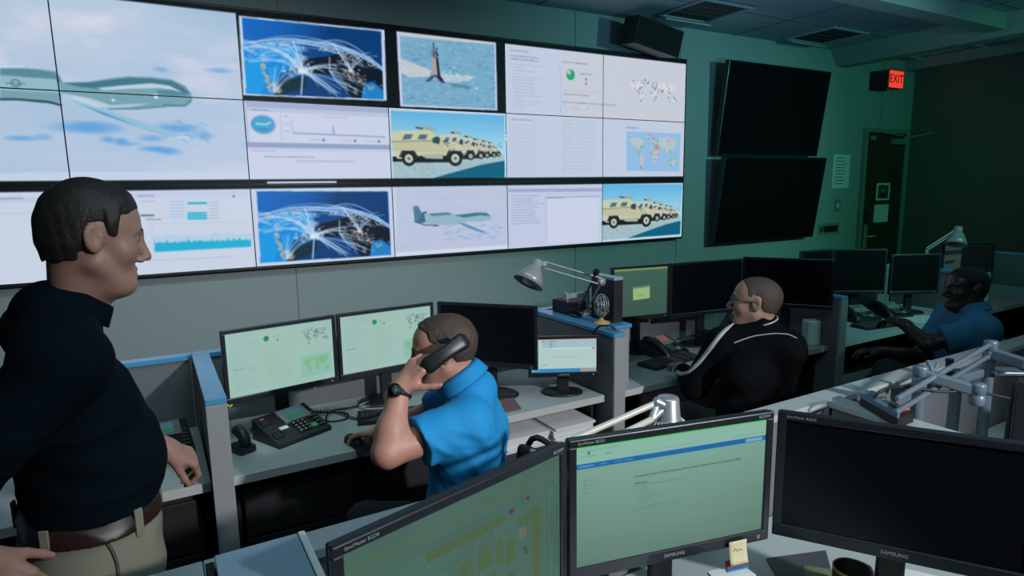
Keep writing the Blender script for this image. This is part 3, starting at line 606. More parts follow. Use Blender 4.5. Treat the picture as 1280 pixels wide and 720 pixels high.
for x0,x1,lb in ((1.34,1.58,'left stack of white paper on the low brown cabinet'),(1.61,1.85,'right stack of white paper on the low brown cabinet')):
    q=MB(); z=.5505
    for k in range(6): dx=random.uniform(-.006,.006); dy=random.uniform(-.01,.01); q.box(x0+dx,2.42+dy,z,x1+dx,2.70+dy,z+.0115,.001); z+=.012
    tag(q.build('paper_stack',M_paper),lb,'paper','paper stacks under the worktop')
# foreground row
FX=[.03,1.885,3.72]
fgw=['just below the standing man','in the foreground beside the monitor arms','far right of the foreground row']
segs=[(-1.2,.03),(.03,1.885),(1.886,3.72),(3.721,5.6),(5.601,7.4)]
ln=['left of the blue topped end panel','running below the caller','running below the monitor arms','at the right edge','far beyond the right edge']
for (xa,xb),l_ in zip(segs,ln): partition('rear_partition',xa,1.21,xb-.001,1.29,'long pale grey partition ledge of the near row, '+l_,'partition ledges of the near row',capm=M_ledge)
partition('desk_divider',1.887,.42,1.957,1.209,'grey divider of the near row beside the monitor arms','dividers of the near row',capm=M_ledge)
partition('desk_divider',3.72,.42,3.79,1.209,'grey divider of the near row past the right edge','dividers of the near row',capm=M_ledge)
t=thing('end_panel','blue topped end panel with a white edge at the bottom of the picture','partition',(.12,1.0,0)); bpy.context.view_layer.update()
q=MB(); q.box(.045,.45,.0,.198,1.15,1.13,.002); q.build('body',M_part,t)
q=MB(); q.box(.045,.45,1.1305,.186,1.15,1.15,.002); q.build('top_cap',mat('blue grey laminate',(.22,.33,.42),.3),t)
q=MB(); q.box(.187,.45,1.1305,.200,1.15,1.152,.002); q.build('white_edge',M_white,t)
q=MB(); q.box(.030,.45,1.10,.044,1.15,1.14,.002); q.build('dark_edge',M_seam,t)
for xa,xb,l_ in ((.205,1.885,'under the three big near monitors'),(1.959,3.718,'below the grey monitor arms')):
    t=thing('worktop','grey near worktop '+l_,'desk',((xa+xb)/2,.8,0),0,'worktops of the near row'); bpy.context.view_layer.update()
    q=MB(); q.box(xa,.48,.708,xb,1.208,.74,.002); q.build('top',M_desk,t)
    q=MB(); q.box(xa,.474,.706,xb,.4795,.7395,.001); q.build('edge_band',M_edge,t)
    for xx in (xa+.004,xb-.026): q=MB(); q.box(xx,.52,0,xx+.022,1.2,.706,.001); q.build('leg_panel',M_ped,t)
# ------------------------------------------------------------------ monitors
def monitor(label,TL,TR,zt,zb,scr=None,strength=1.,stand=True,bez=.017,logo=None,group=None,thick=.045,base_z=.7405,badge=False,basewid=.11,lit='monitor picture'):
    A=Vector((TL[0],TL[1],0));B=Vector((TR[0],TR[1],0)); w=(B-A).length; ax=(B-A).normalized(); az=Vector((0,0,1)); ay=az.cross(ax)  # ay: away from the viewer
    c=(A+B)/2; h=zt-zb
    t=thing('monitor',label,'monitor',(c.x+ay.x*.08,c.y+ay.y*.08,base_z),0,group); bpy.context.view_layer.update()
    def W(x,y,z): return c+ax*x+ay*y+Vector((0,0,z))
    FR=Matrix(((ax.x,ay.x,0,c.x),(ax.y,ay.y,0,c.y),(0,0,1,zb),(0,0,0,1)))
    q=MB(); b2=bez*1.55
    q.box(-w/2,0,0,w/2,.016,b2,.003,0,FR); q.box(-w/2,0,h-bez,w/2,.016,h,.003,0,FR); q.box(-w/2,0,b2-.002,-w/2+bez,.016,h-bez+.002,.003,0,FR); q.box(w/2-bez,0,b2-.002,w/2,.016,h-bez+.002,.003,0,FR)
    q.build('bezel',M_bezel,t)
    q=MB(); q.box(-w/2+.002,.0162,.002,w/2-.002,.028,h-.002,.004,0,FR); q.box(-w*.33,.0285,h*.18,w*.33,thick+.012,h*.82,.012,0,FR)
    for k in range(6): q.box(-w*.25,thick+.0125,h*.6+k*.012,w*.25,thick+.0135,h*.6+k*.012+.005,0,0,FR)
    q.build('back_cover',M_blkm,t)
    iw=w-2*bez; ih=h-bez-b2
    P00=FR@Vector((-iw/2,.005,h-bez))
    if scr is None:
        q=MB(); q.box(-iw/2,.005,b2,iw/2,.010,h-bez,0,0,FR); q.build('screen',M_scr,t)
    else:
        pixel_mesh('screen',scr,P00,ax*iw,(0,0,-ih),emat(lit,strength),t)
    if stand:
        q=MB(); q.box(-.03,.05,-(zb-base_z)+.008,.03,.075,h*.4,.006,0,FR); q.build('stand_neck',M_blk,t)
        q=MB(); MT=FR@Matrix.Translation((0,.075,-(zb-base_z)))@Matrix.Diagonal((1.25,.9,1,1)); n=30
        pr_=[(basewid,0),(basewid,.006),(basewid*.93,.011),(.035,.016),(0,.016)]
        q2=MB(); q2.lathe([(0,0)]+pr_,n=n); q2.v=[tuple(MT@Vector(v)) for v in q2.v]; q2.build('stand_base',M_blk,t)
    if logo:
        text('SAMSUNG',.012 if w<.6 else .013,t,FR@Matrix.Translation((0,-.0004,b2/2))@Matrix.Rotation(PI/2,4,'X'),M_logo,'maker_lettering',.0003)
    if badge:
        text('SyncMaster B2230',.0085,t,FR@Matrix.Translation((-w/2+.02,-.0004,h-bez/2))@Matrix.Rotation(PI/2,4,'X'),M_logo,'model_lettering',.0003,'LEFT')
        text('B2230W',.009,t,FR@Matrix.Translation((w/2-.012,-.0004,h-bez/2))@Matrix.Rotation(PI/2,4,'X'),M_logo,'model_lettering',.0003,'RIGHT')
    q=MB(); q.box(w/2-.035,-.001,b2*.3,w/2-.027,.0,b2*.6,0,0,FR); q.build('power_button',M_grey,t)
    return t,FR,w,h,iw,ih,b2
def dashpic(seed=0,bg=(172,208,198)):
    c=Canvas(240,135,bg); c.a*=1+.04*(fnoise(240,135,80,seed)[...,None]-.5); r=random.Random(seed)
    global cv_
    c.textrow(10,8,60,(120,150,150),1.4,.5)
    for y in range(14,128,6): c.textrow(12,y,r.uniform(40,80),(110,150,170),1.1,.35)
    for y in range(44,128,6): c.textrow(86,y,r.uniform(120,155),(110,150,150),1.1,.35)
    c.ell((86,22),6,6,(40,150,100),T=False); c.ell((111,28),2,2,(150,90,80),T=False); c.textrow(100,20,118,(100,130,130),1.1,.5)
    c.textrow(12,78,34,(80,110,120),1.6,.6)
    cv_=c; c.T=lambda p:p; worldmap(164,12,232,50,(160,190,182),.9,[(45,(95,120,125),2.0)])
    c.poly([(160,74),(234,74),(234,122),(160,122)],(150,205,190)); worldmap(162,76,232,120,(135,195,140),.8,[(18,(180,180,100),2)])
    c.poly([(0,0),(240,0),(240,2),(0,2)],(140,175,170)); return c.a
def sched():
    c=Canvas(180,110,(178,204,202)); r=random.Random(4)
    c.poly([(0,0),(180,0),(180,2.5),(0,2.5)],(205,120,90)); c.poly([(30,3),(180,3),(180,28),(30,28)],(160,190,205))
    for k in range(10): c.poly([(2,6+k*9),(20,6+k*9),(20,11+k*9),(2,11+k*9)],(120,180,160),.8); c.line([(6,8.5+k*9),(15,8.5+k*9)],1.6,(40,70,80),.7)
    for k in range(3): c.poly([(28+k*14,6),(38+k*14,6),(38+k*14,11),(28+k*14,11)],(110,185,160) if k!=1 else (120,200,160)); c.line([(50,8+k*8),(58,8+k*8)],2.2,(70,100,110),.8)
    for k in range(8): c.line([(58+k*14,31),(66+k*14,31)],1.8,(235,240,245),.9)
    c.ell((172,33),4,3,(220,90,80)); 
    for k in range(9): c.line([(30,40+k*3),(176,40+k*3)],.8,(190,170,170) if k<4 else (170,190,190),.4)
    c.textrow(62,60,130,(90,120,120),1.4,.6); c.textrow(30,86,42,(60,90,100),2,.7)
    c.poly([(0,98),(180,98),(180,110),(0,110)],(60,135,190)); c.poly([(136,98),(180,98),(180,110),(136,110)],(180,160,140),.8); c.poly([(0,92),(18,92),(22,104),(0,108)],(70,170,205)); return c.a
def greennote():
    c=Canvas(150,120,(62,94,82)); c.a*=np.linspace(1.05,.95,120)[:,None,None]; c.poly([(0,0),(150,0),(150,5),(0,5)],(120,148,80)); c.poly([(52,50),(100,48),(100,78),(53,80)],(152,185,130)); c.poly([(52,46),(100,44),(100,49),(52,51)],(96,130,105)); c.line([(66,70),(78,69)],3,(90,165,90),.8); return c.a
def jpic():
    c=Canvas(120,90,(8,10,12)); c.poly([(3,4),(44,4),(44,90),(3,90)],(42,62,56)); c.poly([(3,24),(44,20),(44,34),(3,40)],(16,28,30)); c.poly([(6,60),(30,56),(30,66),(6,72)],(18,30,32)); c.line([(3,50),(44,47)],1.2,(80,95,80),.6); return c.a
def webpic():
    c=Canvas(420,240,(126,168,152)); g=np.linspace(0,1,240)[:,None]; g2=np.linspace(0,1,420)[None,:]
    c.a*=(1.02-.28*g**1.2+.03*np.sin(g2*3))[...,None]
    c.poly([(0,0),(420,0),(420,3),(0,3)],(70,205,90)); c.poly([(0,3),(420,3),(420,34),(0,34)],(140,188,170)); c.poly([(0,34),(420,34),(420,44),(0,44)],(24,104,170)); c.poly([(372,36),(412,36),(412,43),(372,43)],(150,190,190),.8)
    c.textrow(8,9,90,(60,120,150),1.4,.5); c.ell((25,14),3,3,(40,140,110),T=False); c.textrow(8,20,40,(70,120,140),1.6,.5); c.textrow(60,20,72,(60,110,110),2.2,.5); c.textrow(110,27,260,(90,130,130),1.3,.4); c.textrow(340,27,412,(80,120,130),1.4,.5)
    c.textrow(5,39,36,(160,200,225),2,.8); 
    for x in (48,78,100): c.textrow(x,39,x+16,(150,195,220),1.6,.7)
    c.poly([(120,48),(300,48),(300,58),(120,58)],(118,182,172),.35); c.textrow(122,50,150,(60,150,170),1.6,.6)
    for k in range(4): c.ell((16,68+k*8),1,1,(40,70,90),T=False); c.textrow(20,68+k*8,20+random.uniform(10,20),(60,130,170),1.2,.6)
    c.textrow(118,96,232,(60,95,90),1.2,.6)
    for k in range(7): c.textrow(132,102+k*5,132+random.uniform(16,44),(70,105,98),1.1,.6)
    c.textrow(120,141,228,(60,95,90),1.1,.5); c.textrow(120,146,216,(60,95,90),1.1,.5)
    return c.a
def mappic():
    c=Canvas(380,230,(86,124,110)); n=fnoise(380,230,60,2); c.a*=(1.+.10*(n-.5))[...,None]; c.T=lambda p:p
    gl=(98,120,62); ln_=(70,104,94)
    c.poly([(0,24),(330,24),(380,30),(380,34),(0,34)],(110,130,66),.25)
    def lot(x,y,w,h,hor=True):
        c.poly([(x,y),(x+w,y),(x+w,y+h),(x,y+h)],gl,.65)
        if hor:
            for k in range(int(w/3.2)): c.line([(x+k*3.2,y),(x+k*3.2+1,y+h)],.9,(60,84,60),.55)
        else:
            for k in range(int(h/3.2)): c.line([(x,y+k*3.2),(x+w,y+k*3.2)],.9,(60,84,60),.55)
    lot(118,58,142,15); lot(250,66,0.1,0.1); lot(285,78,30,14); lot(316,76,20,130,False); lot(205,98,26,36); lot(240,98,16,44); lot(172,104,22,36); lot(140,120,20,40); lot(262,110,16,40,False); lot(60,80,40,13); lot(262,165,18,60,False); lot(200,150,40,12); lot(120,175,60,13)
    for x in (196,234,262,306,342): c.line([(x,60),(x,228)],1.,ln_,.8)
    for y in (48,54,94,146,170): c.line([(40,y),(300,y)],1.,ln_,.8)
    c.line([(300,48),(330,40),(372,42)],1,ln_,.9); c.poly([(288,98),(304,98),(304,120),(288,120)],(118,124,98)); c.line([(350,50),(350,220)],1.2,(60,100,100)); c.line([(366,46),(366,220)],1.2,(60,96,90)); c.line([(350,50),(366,46)],1.2,(60,96,90))
    for k in range(26): c.line([(371,56+k*6),(376,56+k*6)],2.2,(52,78,70),.6)
    for k in range(12): c.line([(358,72+k*7),(361,72+k*7+r_(4))],1.6,(50,84,78),.7)
    for (x,y,col) in ((276,62,(130,60,64)),(292,56,(50,120,150)),(308,52,(110,44,50)),(300,138,(110,50,56)),(302,146,(40,100,84))): c.ell((x,y),4,3.2,col,.85)
    c.poly([(268,58),(278,56),(278,62),(268,64)],(120,50,60)); c.poly([(268,58),(272,57.4),(272,60),(268,61)],(40,60,110))
    for k in range(60): c.ell((random.uniform(10,300),random.uniform(34,225)),1.1,1.1,(58,92,100),.6)
    for k in range(20): x=random.uniform(20,290);y=random.uniform(36,220); c.textrow(x,y,x+random.uniform(6,16),(56,92,90),1,.5)
    return c.a
def r_(a): return random.uniform(0,a)
FIRSTMON=monitor('wide monitor lit with a pale green dashboard, directly behind the desk telephone of the caller',(.21,2.77),(.697,2.85),1.222,.905,dashpic(1),.80)[0]
monitor('lit monitor with dashboard directly in front of the caller face',(.705,2.855),(1.20,2.895),1.222,.905,dashpic(2),.80)
monitor('dark monitor behind the head of the caller',(1.215,2.885),(1.565,2.50),1.224,.905)
monitor('small lit monitor with coloured table on the worktop beside the divider',(1.565,2.585),(1.88,2.42),1.055,.845,sched(),.95,lit='small monitor picture',bez=.016,basewid=.085,logo=True)
monitor('monitor with dull green screen and a pale box, beside the desk fan',(2.375,2.94),(2.78,2.875),1.302,.965,greennote(),.9,lit='dull monitor picture')
monitor('wide dark monitor left of the man in the black jacket',(2.79,2.88),(3.35,2.80),1.302,.95)
monitor('wide dark monitor behind the head of the man in the black jacket',(3.36,2.81),(3.66,2.36),1.31,.99)
monitor('dark monitor nearest the door with slanted edge, behind the station of the far man',(4.30,3.05),(4.62,3.0),1.27,.93)
monitor('dark monitor left of a monitor with a sticker',(4.66,3.03),(4.99,2.79),1.262,.905)
monitor('dark monitor with a small silver sticker on the top bezel',(5.0,2.76),(5.36,2.58),1.22,.90)
monitor('far monitor with a dim striped page on its left half',(6.11,2.94),(6.51,2.70),1.24,.97,jpic(),.9,lit='far monitor picture')
p=atd(1133,323,5.6)
monitor('huge dark monitor at the right, nearest the camera',(1.262,.935),(1.545,.50),1.243,.925,None,bez=.02,logo=True,badge=True,thick=.05)
tm,FR,w,h,iw,ih,b2=monitor('big near monitor in the middle showing a web page with a blue bar',(.735,1.050),(1.255,.938),1.243,.912,webpic(),.88,bez=.019,logo=True,badge=True,thick=.05,lit='web monitor picture')
M_ink=mat('screen lettering',(.01,.03,.03),.5,emis=S(40,72,70),es=.6); M_inkb=mat('screen heading lettering',(.01,.02,.02),.5,emis=S(20,44,46),es=.5)
def scrtext(s,u,v,size,m): text(s,size,tm,FR@Matrix.Translation((-iw/2+u*iw,.0040,b2+ih*(1-v)))@Matrix.Rotation(PI/2,4,'X'),m,'page_text',.0001,'LEFT')
scrtext('Command, Control, Communications, and Computer Systems Enterprise Services (C4ES)',.285,.315,.0078,M_inkb)
scrtext('Welcome',.285,.375,.0085,M_inkb)
monitor('near monitor at the bottom showing a green parking map',(.195,.905),(.728,1.047),1.243,.91,mappic(),.62,bez=.02,badge=True,thick=.05,lit='map monitor picture')
# ------------------------------------------------------------------ telephones, keyboards and small things
def phone(label,x,y,rz,handset=True,z=.7405,lcd=(60,110,110),group=None,card=False,red=True,note=False):
    t=thing('desk_telephone',label,'telephone',(x,y,z),rz,group)
    MR=Matrix.Translation((0,0,.018))@Matrix.Rotation(.36,4,'X')
    def bd(q,n,m): o=q.build(n,m); o.parent=t; return o
    q=MB(); q.prism([(-.12,0),(.12,0),(.12,.055),(-.12,.055)],0,.001); q=MB()
    q.add([(-.13,-.10,0),(.13,-.10,0),(.13,.09,0),(-.13,.09,0),(-.13,-.10,.018),(.13,-.10,.018),(.13,.09,.088),(-.13,.09,.088)],[(3,2,1,0),(4,5,6,7),(0,1,5,4),(1,2,6,5),(2,3,7,6),(3,0,4,7)])
    bd(q,'body',M_blk)
    q=MB(); q.box(-.03,.015,.036,.10,.105,.050,.003,0,Matrix.Rotation(.36,4,'X')@Matrix.Translation((0,0,.012))); sc=bd(q,'display_surround',M_grey)
    q=MB(); q.box(-.012,.03,.0505,.072,.092,.052,0,0,Matrix.Rotation(.36,4,'X')@Matrix.Translation((0,0,.012))); d=q.build('display',mat('phone display %d'%lcd[0],(.02,.03,.03),.3,emis=S(*lcd),es=.55)); d.parent=sc
    q=MB(); q.box(-.008,.034,.0521,.068,.052,.0526,0,0,Matrix.Rotation(.36,4,'X')@Matrix.Translation((0,0,.012))); d=q.build('display_menu',mat('phone menu',(.02,.05,.03),.3,emis=S(40,120,70),es=.6)); d.parent=sc
    q=MB()
    for i in range(4):
        for j in range(3): q.box(-.01+j*.022,-.085+i*.019,.019,.006+j*.022,-.073+i*.019,.027,.0015,0,Matrix.Rotation(.36,4,'X')@Matrix.Translation((0,.025,.0335)))
    bd(q,'keypad',M_key)
    q=MB()
    for i in range(5): q.box(.088,-.085+i*.022,.019,.118,-.072+i*.022,.026,.0015,0,Matrix.Rotation(.36,4,'X')@Matrix.Translation((0,.025,.0335)))
    bd(q,'side_buttons',M_key)
    q=MB()
    for i in range(4):
        for j in range(3): q.box(-.006+j*.022,-.082+i*.019,.0271,.002+j*.022,-.076+i*.019,.0274,0,0,Matrix.Rotation(.36,4,'X')@Matrix.Translation((0,.025,.0335)))
    bd(q,'key_print',M_keyw)
    q=MB(); q.box(.055,-.085,.019,.082,-.060,.0265,.0015,0,Matrix.Rotation(.36,4,'X')@Matrix.Translation((0,.025,.0335))); bd(q,'menu_pad',M_green_l)
    q=MB(); q.box(-.118,-.07,.019,-.075,-.03,.022,.004,0,Matrix.Rotation(.36,4,'X')@Matrix.Translation((0,.02,.0328))); bd(q,'cradle',M_blkm); q=MB(); q.box(-.118,.05,.019,-.075,.09,.024,.004,0,Matrix.Rotation(.36,4,'X')@Matrix.Translation((0,.0,.0328))); bd(q,'cradle',M_blkm)
    if red:
        q=MB(); q.box(-.108,.098,.034,-.088,.105,.042,.001,0,Matrix.Rotation(.36,4,'X')@Matrix.Translation((0,-.012,.0135))); bd(q,'message_lamp',M_red)
    if note:
        q=MB(); q.box(.0,.03,.0527,.075,.095,.0535,0,0,Matrix.Rotation(.36,4,'X')@Matrix.Translation((0,0,.012))); bd(q,'pink_note',mat('pink paper',(.62,.22,.20),.8))
    if card:
        q=MB(); q.box(-.07,-.028,.031,-.03,-.008,.0315,0,0,Matrix.Rotation(.36,4,'X')@Matrix.Translation((0,.02,.0212))); bd(q,'name_card',M_paper)
    if handset:
        q=MB(); R_=Matrix.Rotation(.36,4,'X')@Matrix.Translation((-.097,0,.022)); P=[Vector((0,-.10,.032)),Vector((0,-.085,.045)),Vector((0,-.04,.062)),Vector((0,.02,.066)),Vector((0,.07,.056)),Vector((0,.095,.04))]
        q.tube([R_@p for p in P],[.021,.022,.017,.016,.021,.021],12,0,True,4); bd(q,'handset',M_blk)
        q=MB(); pts=[(-.11+.012*math.cos(a*2.2),-.10-.0022*a*.9+.0*a,.012+.010*math.sin(a*2.2)) for a in np.linspace(0,30,90)]; q.tube(pts,.0022,6); bd(q,'coiled_cord',M_cable)
    return t
def keyboard(label,p0,p1,z=.7405,group=None,wid=.43):
    'left and right ends given'
    a=Vector((p0[0],p0[1],0));b_=Vector((p1[0],p1[1],0)); c=(a+b_)/2; rz=math.atan2((b_-a).y,(b_-a).x)
    t=thing('keyboard',label,'keyboard',(c.x,c.y,z),rz,group)
    q=MB(); q.add([(-wid/2,-.07,0),(wid/2,-.07,0),(wid/2,.07,0),(-wid/2,.07,0),(-wid/2,-.07,.010),(wid/2,-.07,.010),(wid/2,.07,.022),(-wid/2,.07,.022)],[(3,2,1,0),(4,5,6,7),(0,1,5,4),(1,2,6,5),(2,3,7,6),(3,0,4,7)]); o=q.build('body',M_blk); o.parent=t
    q=MB(); R_=Matrix.Rotation(.085,4,'X')
    for r0 in range(6):
        n=int((wid-.03)/.0195)
        for k in range(n):
            if k in (int(n*.66),int(n*.82)): continue
            x=-wid/2+.015+k*.0195; y=-.058+r0*.0195; q.box(x,y,.0145,x+.0165,y+.0165,.0215,.001,0,R_)
    o=q.build('keys',M_key); o.parent=t; return t
def mouse(label,x,y,rz,z=.7405):
    t=thing('computer_mouse',label,'mouse',(x,y,z),rz)
    q=MB(); q.grid(lambda u,v:(.03*math.cos(2*PI*u)*math.sin(PI/2*max(v,.001))**.6,.055*math.sin(2*PI*u)*math.sin(PI/2*max(v,.001))**.6,.034*math.cos(PI/2*v)),24,8,closeu=True); o=q.build('shell',M_blk); o.parent=t
    q=MB(); q.tube([(0,.012,.03),(0,.03,.026)],.004,8); o=q.build('wheel',M_grey); o.parent=t; return t
phone('black desk telephone with lit display, handset lifted, in front of the caller lit monitor',.455,2.735,.42,False,lcd=(70,120,125),card=True)
phone('desk telephone glimpsed between the standing man and the blue topped divider',-.06,2.84,.1,True,lcd=(70,60,80))
phone('desk telephone with a pink note in front of the dull green monitor',2.72,2.86,.15,True,lcd=(30,36,40),red=False,note=True)
phone('desk telephone with pale screen beside the man in the black jacket',3.16,2.80,.15,True,lcd=(60,90,90),red=False)
phone('left of two telephones on the far station of the man in blue',4.66,2.80,-.3,True,lcd=(40,60,60))
phone('right of two telephones on the far station of the man in blue',4.99,2.74,-.3,True,lcd=(50,80,60),red=False)
# handset rest charger left of the caller telephone
t=thing('handset_charger','small black charger left of the caller desk telephone','charger',(.245,2.66,.7405),.4)
q=MB(); q.box(-.035,-.05,0,.035,.05,.03,.008); q.build('base',M_blk).parent=t
q=MB(); q.tube([(0,-.03,.03),(0,-.01,.07),(0,.03,.085)],[.022,.018,.024],12,0,True,4); q.build('handset',M_blk).parent=t
# spiral cord from telephone to the lifted handset
q=MB(); ctrl=[(.33,2.70,.80),(.45,2.80,.80),(.62,2.78,.80),(.66,2.45,.86),(.66,2.1,1.0),(.67,1.88,1.15)]
cs=[Vector(p) for p in ctrl]; path=[]
for i in range(5):
    p0=cs[max(i-1,0)];p1=cs[i];p2=cs[i+1];p3=cs[min(i+2,5)]
    for k in range(60): tt=k/60; path.append(.5*((2*p1)+(p2-p0)*tt+(2*p0-5*p1+4*p2-p3)*tt*tt+(3*p1-p0-3*p2+p3)*tt**3))
sp=[]; 
for i,p in enumerate(path):
    d=(path[min(i+1,len(path)-1)]-path[max(i-1,0)]).normalized(); n1=d.cross(Vector((0,0,1))).normalized(); n2=d.cross(n1); sp.append(p+(n1*math.cos(i*1.25)+n2*math.sin(i*1.25))*.006)
q.tube(sp,.0022,5); tag(q.build('coiled_cord',M_cable),'black coiled telephone cord stretched to the hand of the caller','cord')
keyboard('black keyboard half hidden behind the raised arm of the caller',(.75,2.74),(1.15,2.62))
ka,kb_=atz(800,452,.74),atz(885,425,.74)
keyboard('black keyboard under the hand of the man in the black jacket',(2.40,2.66),(2.84,2.72),group=None)
keyboard('black keyboard on the worktop of the far man in blue',(4.36,2.60),(4.78,2.54))
mouse('black mouse under the right hand of the caller',.655,2.50,.3)
def flat(name,label,cat,pts,z,m,h=.003,mb=None):
    q=MB(); P=[atz(p[0],p[1],z)[:2] for p in pts]; q.prism(P,z,z+h); return tag(q.build(name,m),label,cat)
flat('notepad','dark notepad with reddish picture beside the caller elbow','notepad',[(627,502),(640,496),(652,512),(629,517)],.7405,mat('notepad cover',(.20,.10,.11),.5),.006)
flat('mouse_pad','dark grey mouse pad under the right hand of the caller','mouse pad',[(434,556),(460,545),(486,560),(458,572)],.7402,M_blkm,.0003)
flat('desk_blotter','grey flat folder left of the keyboard of the man in the black jacket','folder',[(783,434),(800,430),(812,447),(786,452)],.7405,M_grey,.004)
flat('paper_sheet','white paper on the worktop in front of the far man in blue','paper',[(1118,396),(1160,394),(1172,400),(1150,405)],.7405,M_paper,.001)
pa_=aty(664,398,3.066);pb_=aty(690,420,3.066); q=MB(); q.box(pa_[0],3.062,pb_[2],pb_[0],3.0665,pa_[2],.001); tag(q.build('pinned_sheet',M_paper),'white sheet pinned on the rear partition beside the dark monitor behind the caller','paper')
q=MB(); 
for k in range(3): q.box(-.02,-.012,0,.02,.012,.012)
q=MB(); q.tube([(.203,2.763,.90),(.211,2.758,.912),(.221,2.762,.902),(.231,2.764,.91)],.004,8,0,True,3); q.build('yellow_clip',mat('yellow plastic',(.6,.5,.05),.5),FIRSTMON)
# white box on desk 3
t=thing('desk_speaker','small upright white speaker box at the right end of the black jacket man worktop','speaker',(3.665,2.50,.7405),-.5)
q=MB(); q.box(-.045,-.04,0,.045,.04,.165,.010); q.build('cabinet',M_white).parent=t
q=MB(); q.lathe([(0,.0),(.028,0),(.028,.003),(0,.003)],(0,-.0365,.09),(0,-1,0)); q.build('driver',M_grey).parent=t
# riser with the desk fan, camera and microphone
t=thing('desk_riser','pale corner riser shelf behind the divider, carrying lamp and fan','shelf',(2.06,2.8,.7405)); bpy.context.view_layer.update()
q=MB(); q.box(1.99,2.50,1.045,2.155,3.065,1.065,.002); q.build('top',M_cap,t)
q=MB(); q.box(1.99,2.52,.7405,2.153,2.535,1.044); q.build('side_panel',M_part,t)
q=MB(); q.box(1.99,3.04,.7405,2.153,3.055,1.044); q.build('side_panel',M_part,t)
t=thing('computer_tower','slim black computer case with blue lit top beside the dull green monitor','computer',(2.112,2.66,1.0655),0)
q=MB(); q.box(-.030,-.10,0,.030,.10,.225,.004); q.build('case',M_blkm).parent=t
q=MB(); q.box(-.030,-.10,.2255,.030,.10,.242,.003); q.build('lit_top',mat('blue lit steel',(.30,.42,.50),.35)).parent=t  # blue light on top of the black case, put into this colour
q=MB(); 
for k in range(7): q.box(-.022,-.1015,.03+k*.025,.022,-.1003,.038+k*.025)
q.build('vent_slot',M_seam).parent=t
# desk fan
t=thing('desk_fan','small silver wire desk fan on the riser left of the black computer case','fan',(2.03,2.60,1.0655),1.15)
q=MB(); q.lathe([(.045,0),(.045,.008),(.015,.016),(.010,.03)],(0,0,0)); q.build('base',M_amber).parent=t
q=MB()
for k in range(5): a=.062*math.sqrt(1-((k-2)/2.9)**2); y=(k-2)*.014; q.tube([(a*math.cos(u),y,.095+a*math.sin(u)) for u in np.linspace(0,2*PI,25)],.002,6,0,False)
for k in range(12): u=2*PI*k/12; q.tube([(.02*math.cos(u),-.03,.095+.02*math.sin(u)),(.055*math.cos(u),-.012,.095+.055*math.sin(u)),(.062*math.cos(u),0,.095+.062*math.sin(u)),(.055*math.cos(u),.012,.095+.055*math.sin(u)),(.02*math.cos(u),.03,.095+.02*math.sin(u))],.0014,5)
q.build('guard',M_silver).parent=t
q=MB(); q.lathe([(0,-.02),(.018,-.018),(.018,.018),(0,.02)],(0,0,.095),(0,1,0))
for k in range(4):
    u=2*PI*k/4; q.obox((.03*math.cos(u),0,.095+.03*math.sin(u)),(math.cos(u),0,math.sin(u)),(-math.sin(u)*.5,.86,math.cos(u)*.5),(-math.sin(u)*.86,-.5,math.cos(u)*.86),.02,.001,.016)
q.build('blades',M_grey).parent=t
# conference camera / printer-like box
t=thing('radio_unit','black radio unit with grey handle on the riser behind the gooseneck microphone','radio',(2.03,2.93,1.0655),.1)
q=MB(); q.box(-.03,-.09,0,.13,.09,.075,.008); q.build('body',M_blkm).parent=t
q=MB(); q.box(-.045,-.06,.092,.10,-.035,.118,.006); q.box(-.05,-.065,.09,-.035,-.03,.13,.003); q.tube([(-.03,-.05,.07),(-.03,-.05,.10)],.006); q.tube([(.09,-.05,.07),(.09,-.05,.10)],.006); q.build('handle',M_lamp).parent=t
q=MB(); q.box(.075,-.095,.03,.12,-.07,.135,.004); q.build('handset',M_grey).parent=t
q=MB(); q.tube([(-.02,-.09,.03),(.02,-.12,.01),(.05,-.10,.05),(.09,-.12,.005),(.1,-.09,.04)],.003,6,0,True,6); q.build('wire',M_cable).parent=t
t=thing('gooseneck_microphone','black gooseneck microphone rising in front of the grey desk lamp arm','microphone',(2.02,2.82,1.0655))
q=MB(); q.lathe([(.035,0),(.035,.012),(.02,.02),(.008,.022)]); q.build('base',M_blk).parent=t
e=Vector(atd(745,341,3.05))-Vector((2.02,2.82,1.0655)); q=MB(); q.tube([(0,0,.02),e*.35,e*.7,e],.0055,10,0,True,6); q.build('gooseneck',M_blk).parent=t
q=MB(); q.lathe([(0,-.008),(.012,-.004),(.0155,.008),(.0155,.022),(.009,.032),(0,.034)],e-e.normalized()*.006,e.normalized()); q.build('foam_tip',mat('black foam',(.01,.01,.01),.95,bump=.5,scale=300)).parent=t
def hang(name,m,label,cat,pts,r,sp_=6): 
    q=MB(); q.tube(pts,r,8,0,True,sp_); return tag(q.build(name,m),label,cat)
# headset hung on divider 2
t=thing('headset','black headset hanging over the front end of the divider beside the small monitor','headset',(1.90,2.45,PH)); bpy.context.view_layer.update()
q=MB(); q.tube([(1.885,2.52,.93),(1.885,2.50,1.02),(1.90,2.46,1.085),(1.93,2.43,1.095),(1.96,2.42,1.085),(1.995,2.41,1.05)],.006,8,0,True,6); q.build('headband',M_blk,t)
q=MB(); q.lathe([(0,0),(.026,.002),(.028,.012),(.02,.018),(0,.018)],(1.908,2.50,.93),(-1,-.2,0)); q.build('ear_cup',M_blk,t)
q=MB(); q.lathe([(0,0),(.014,0),(.014,.002)],(1.889,2.497,.93),(-1,-.2,0)); q.build('ear_badge',M_silver,t)
q=MB(); q.tube([(1.89,2.46,1.06),(1.885,2.47,1.0),(1.892,2.44,.94),(1.89,2.44,.88),(1.885,2.43,.78)],.003,6,0,True,6); q.build('headset_wire',M_cable,t)
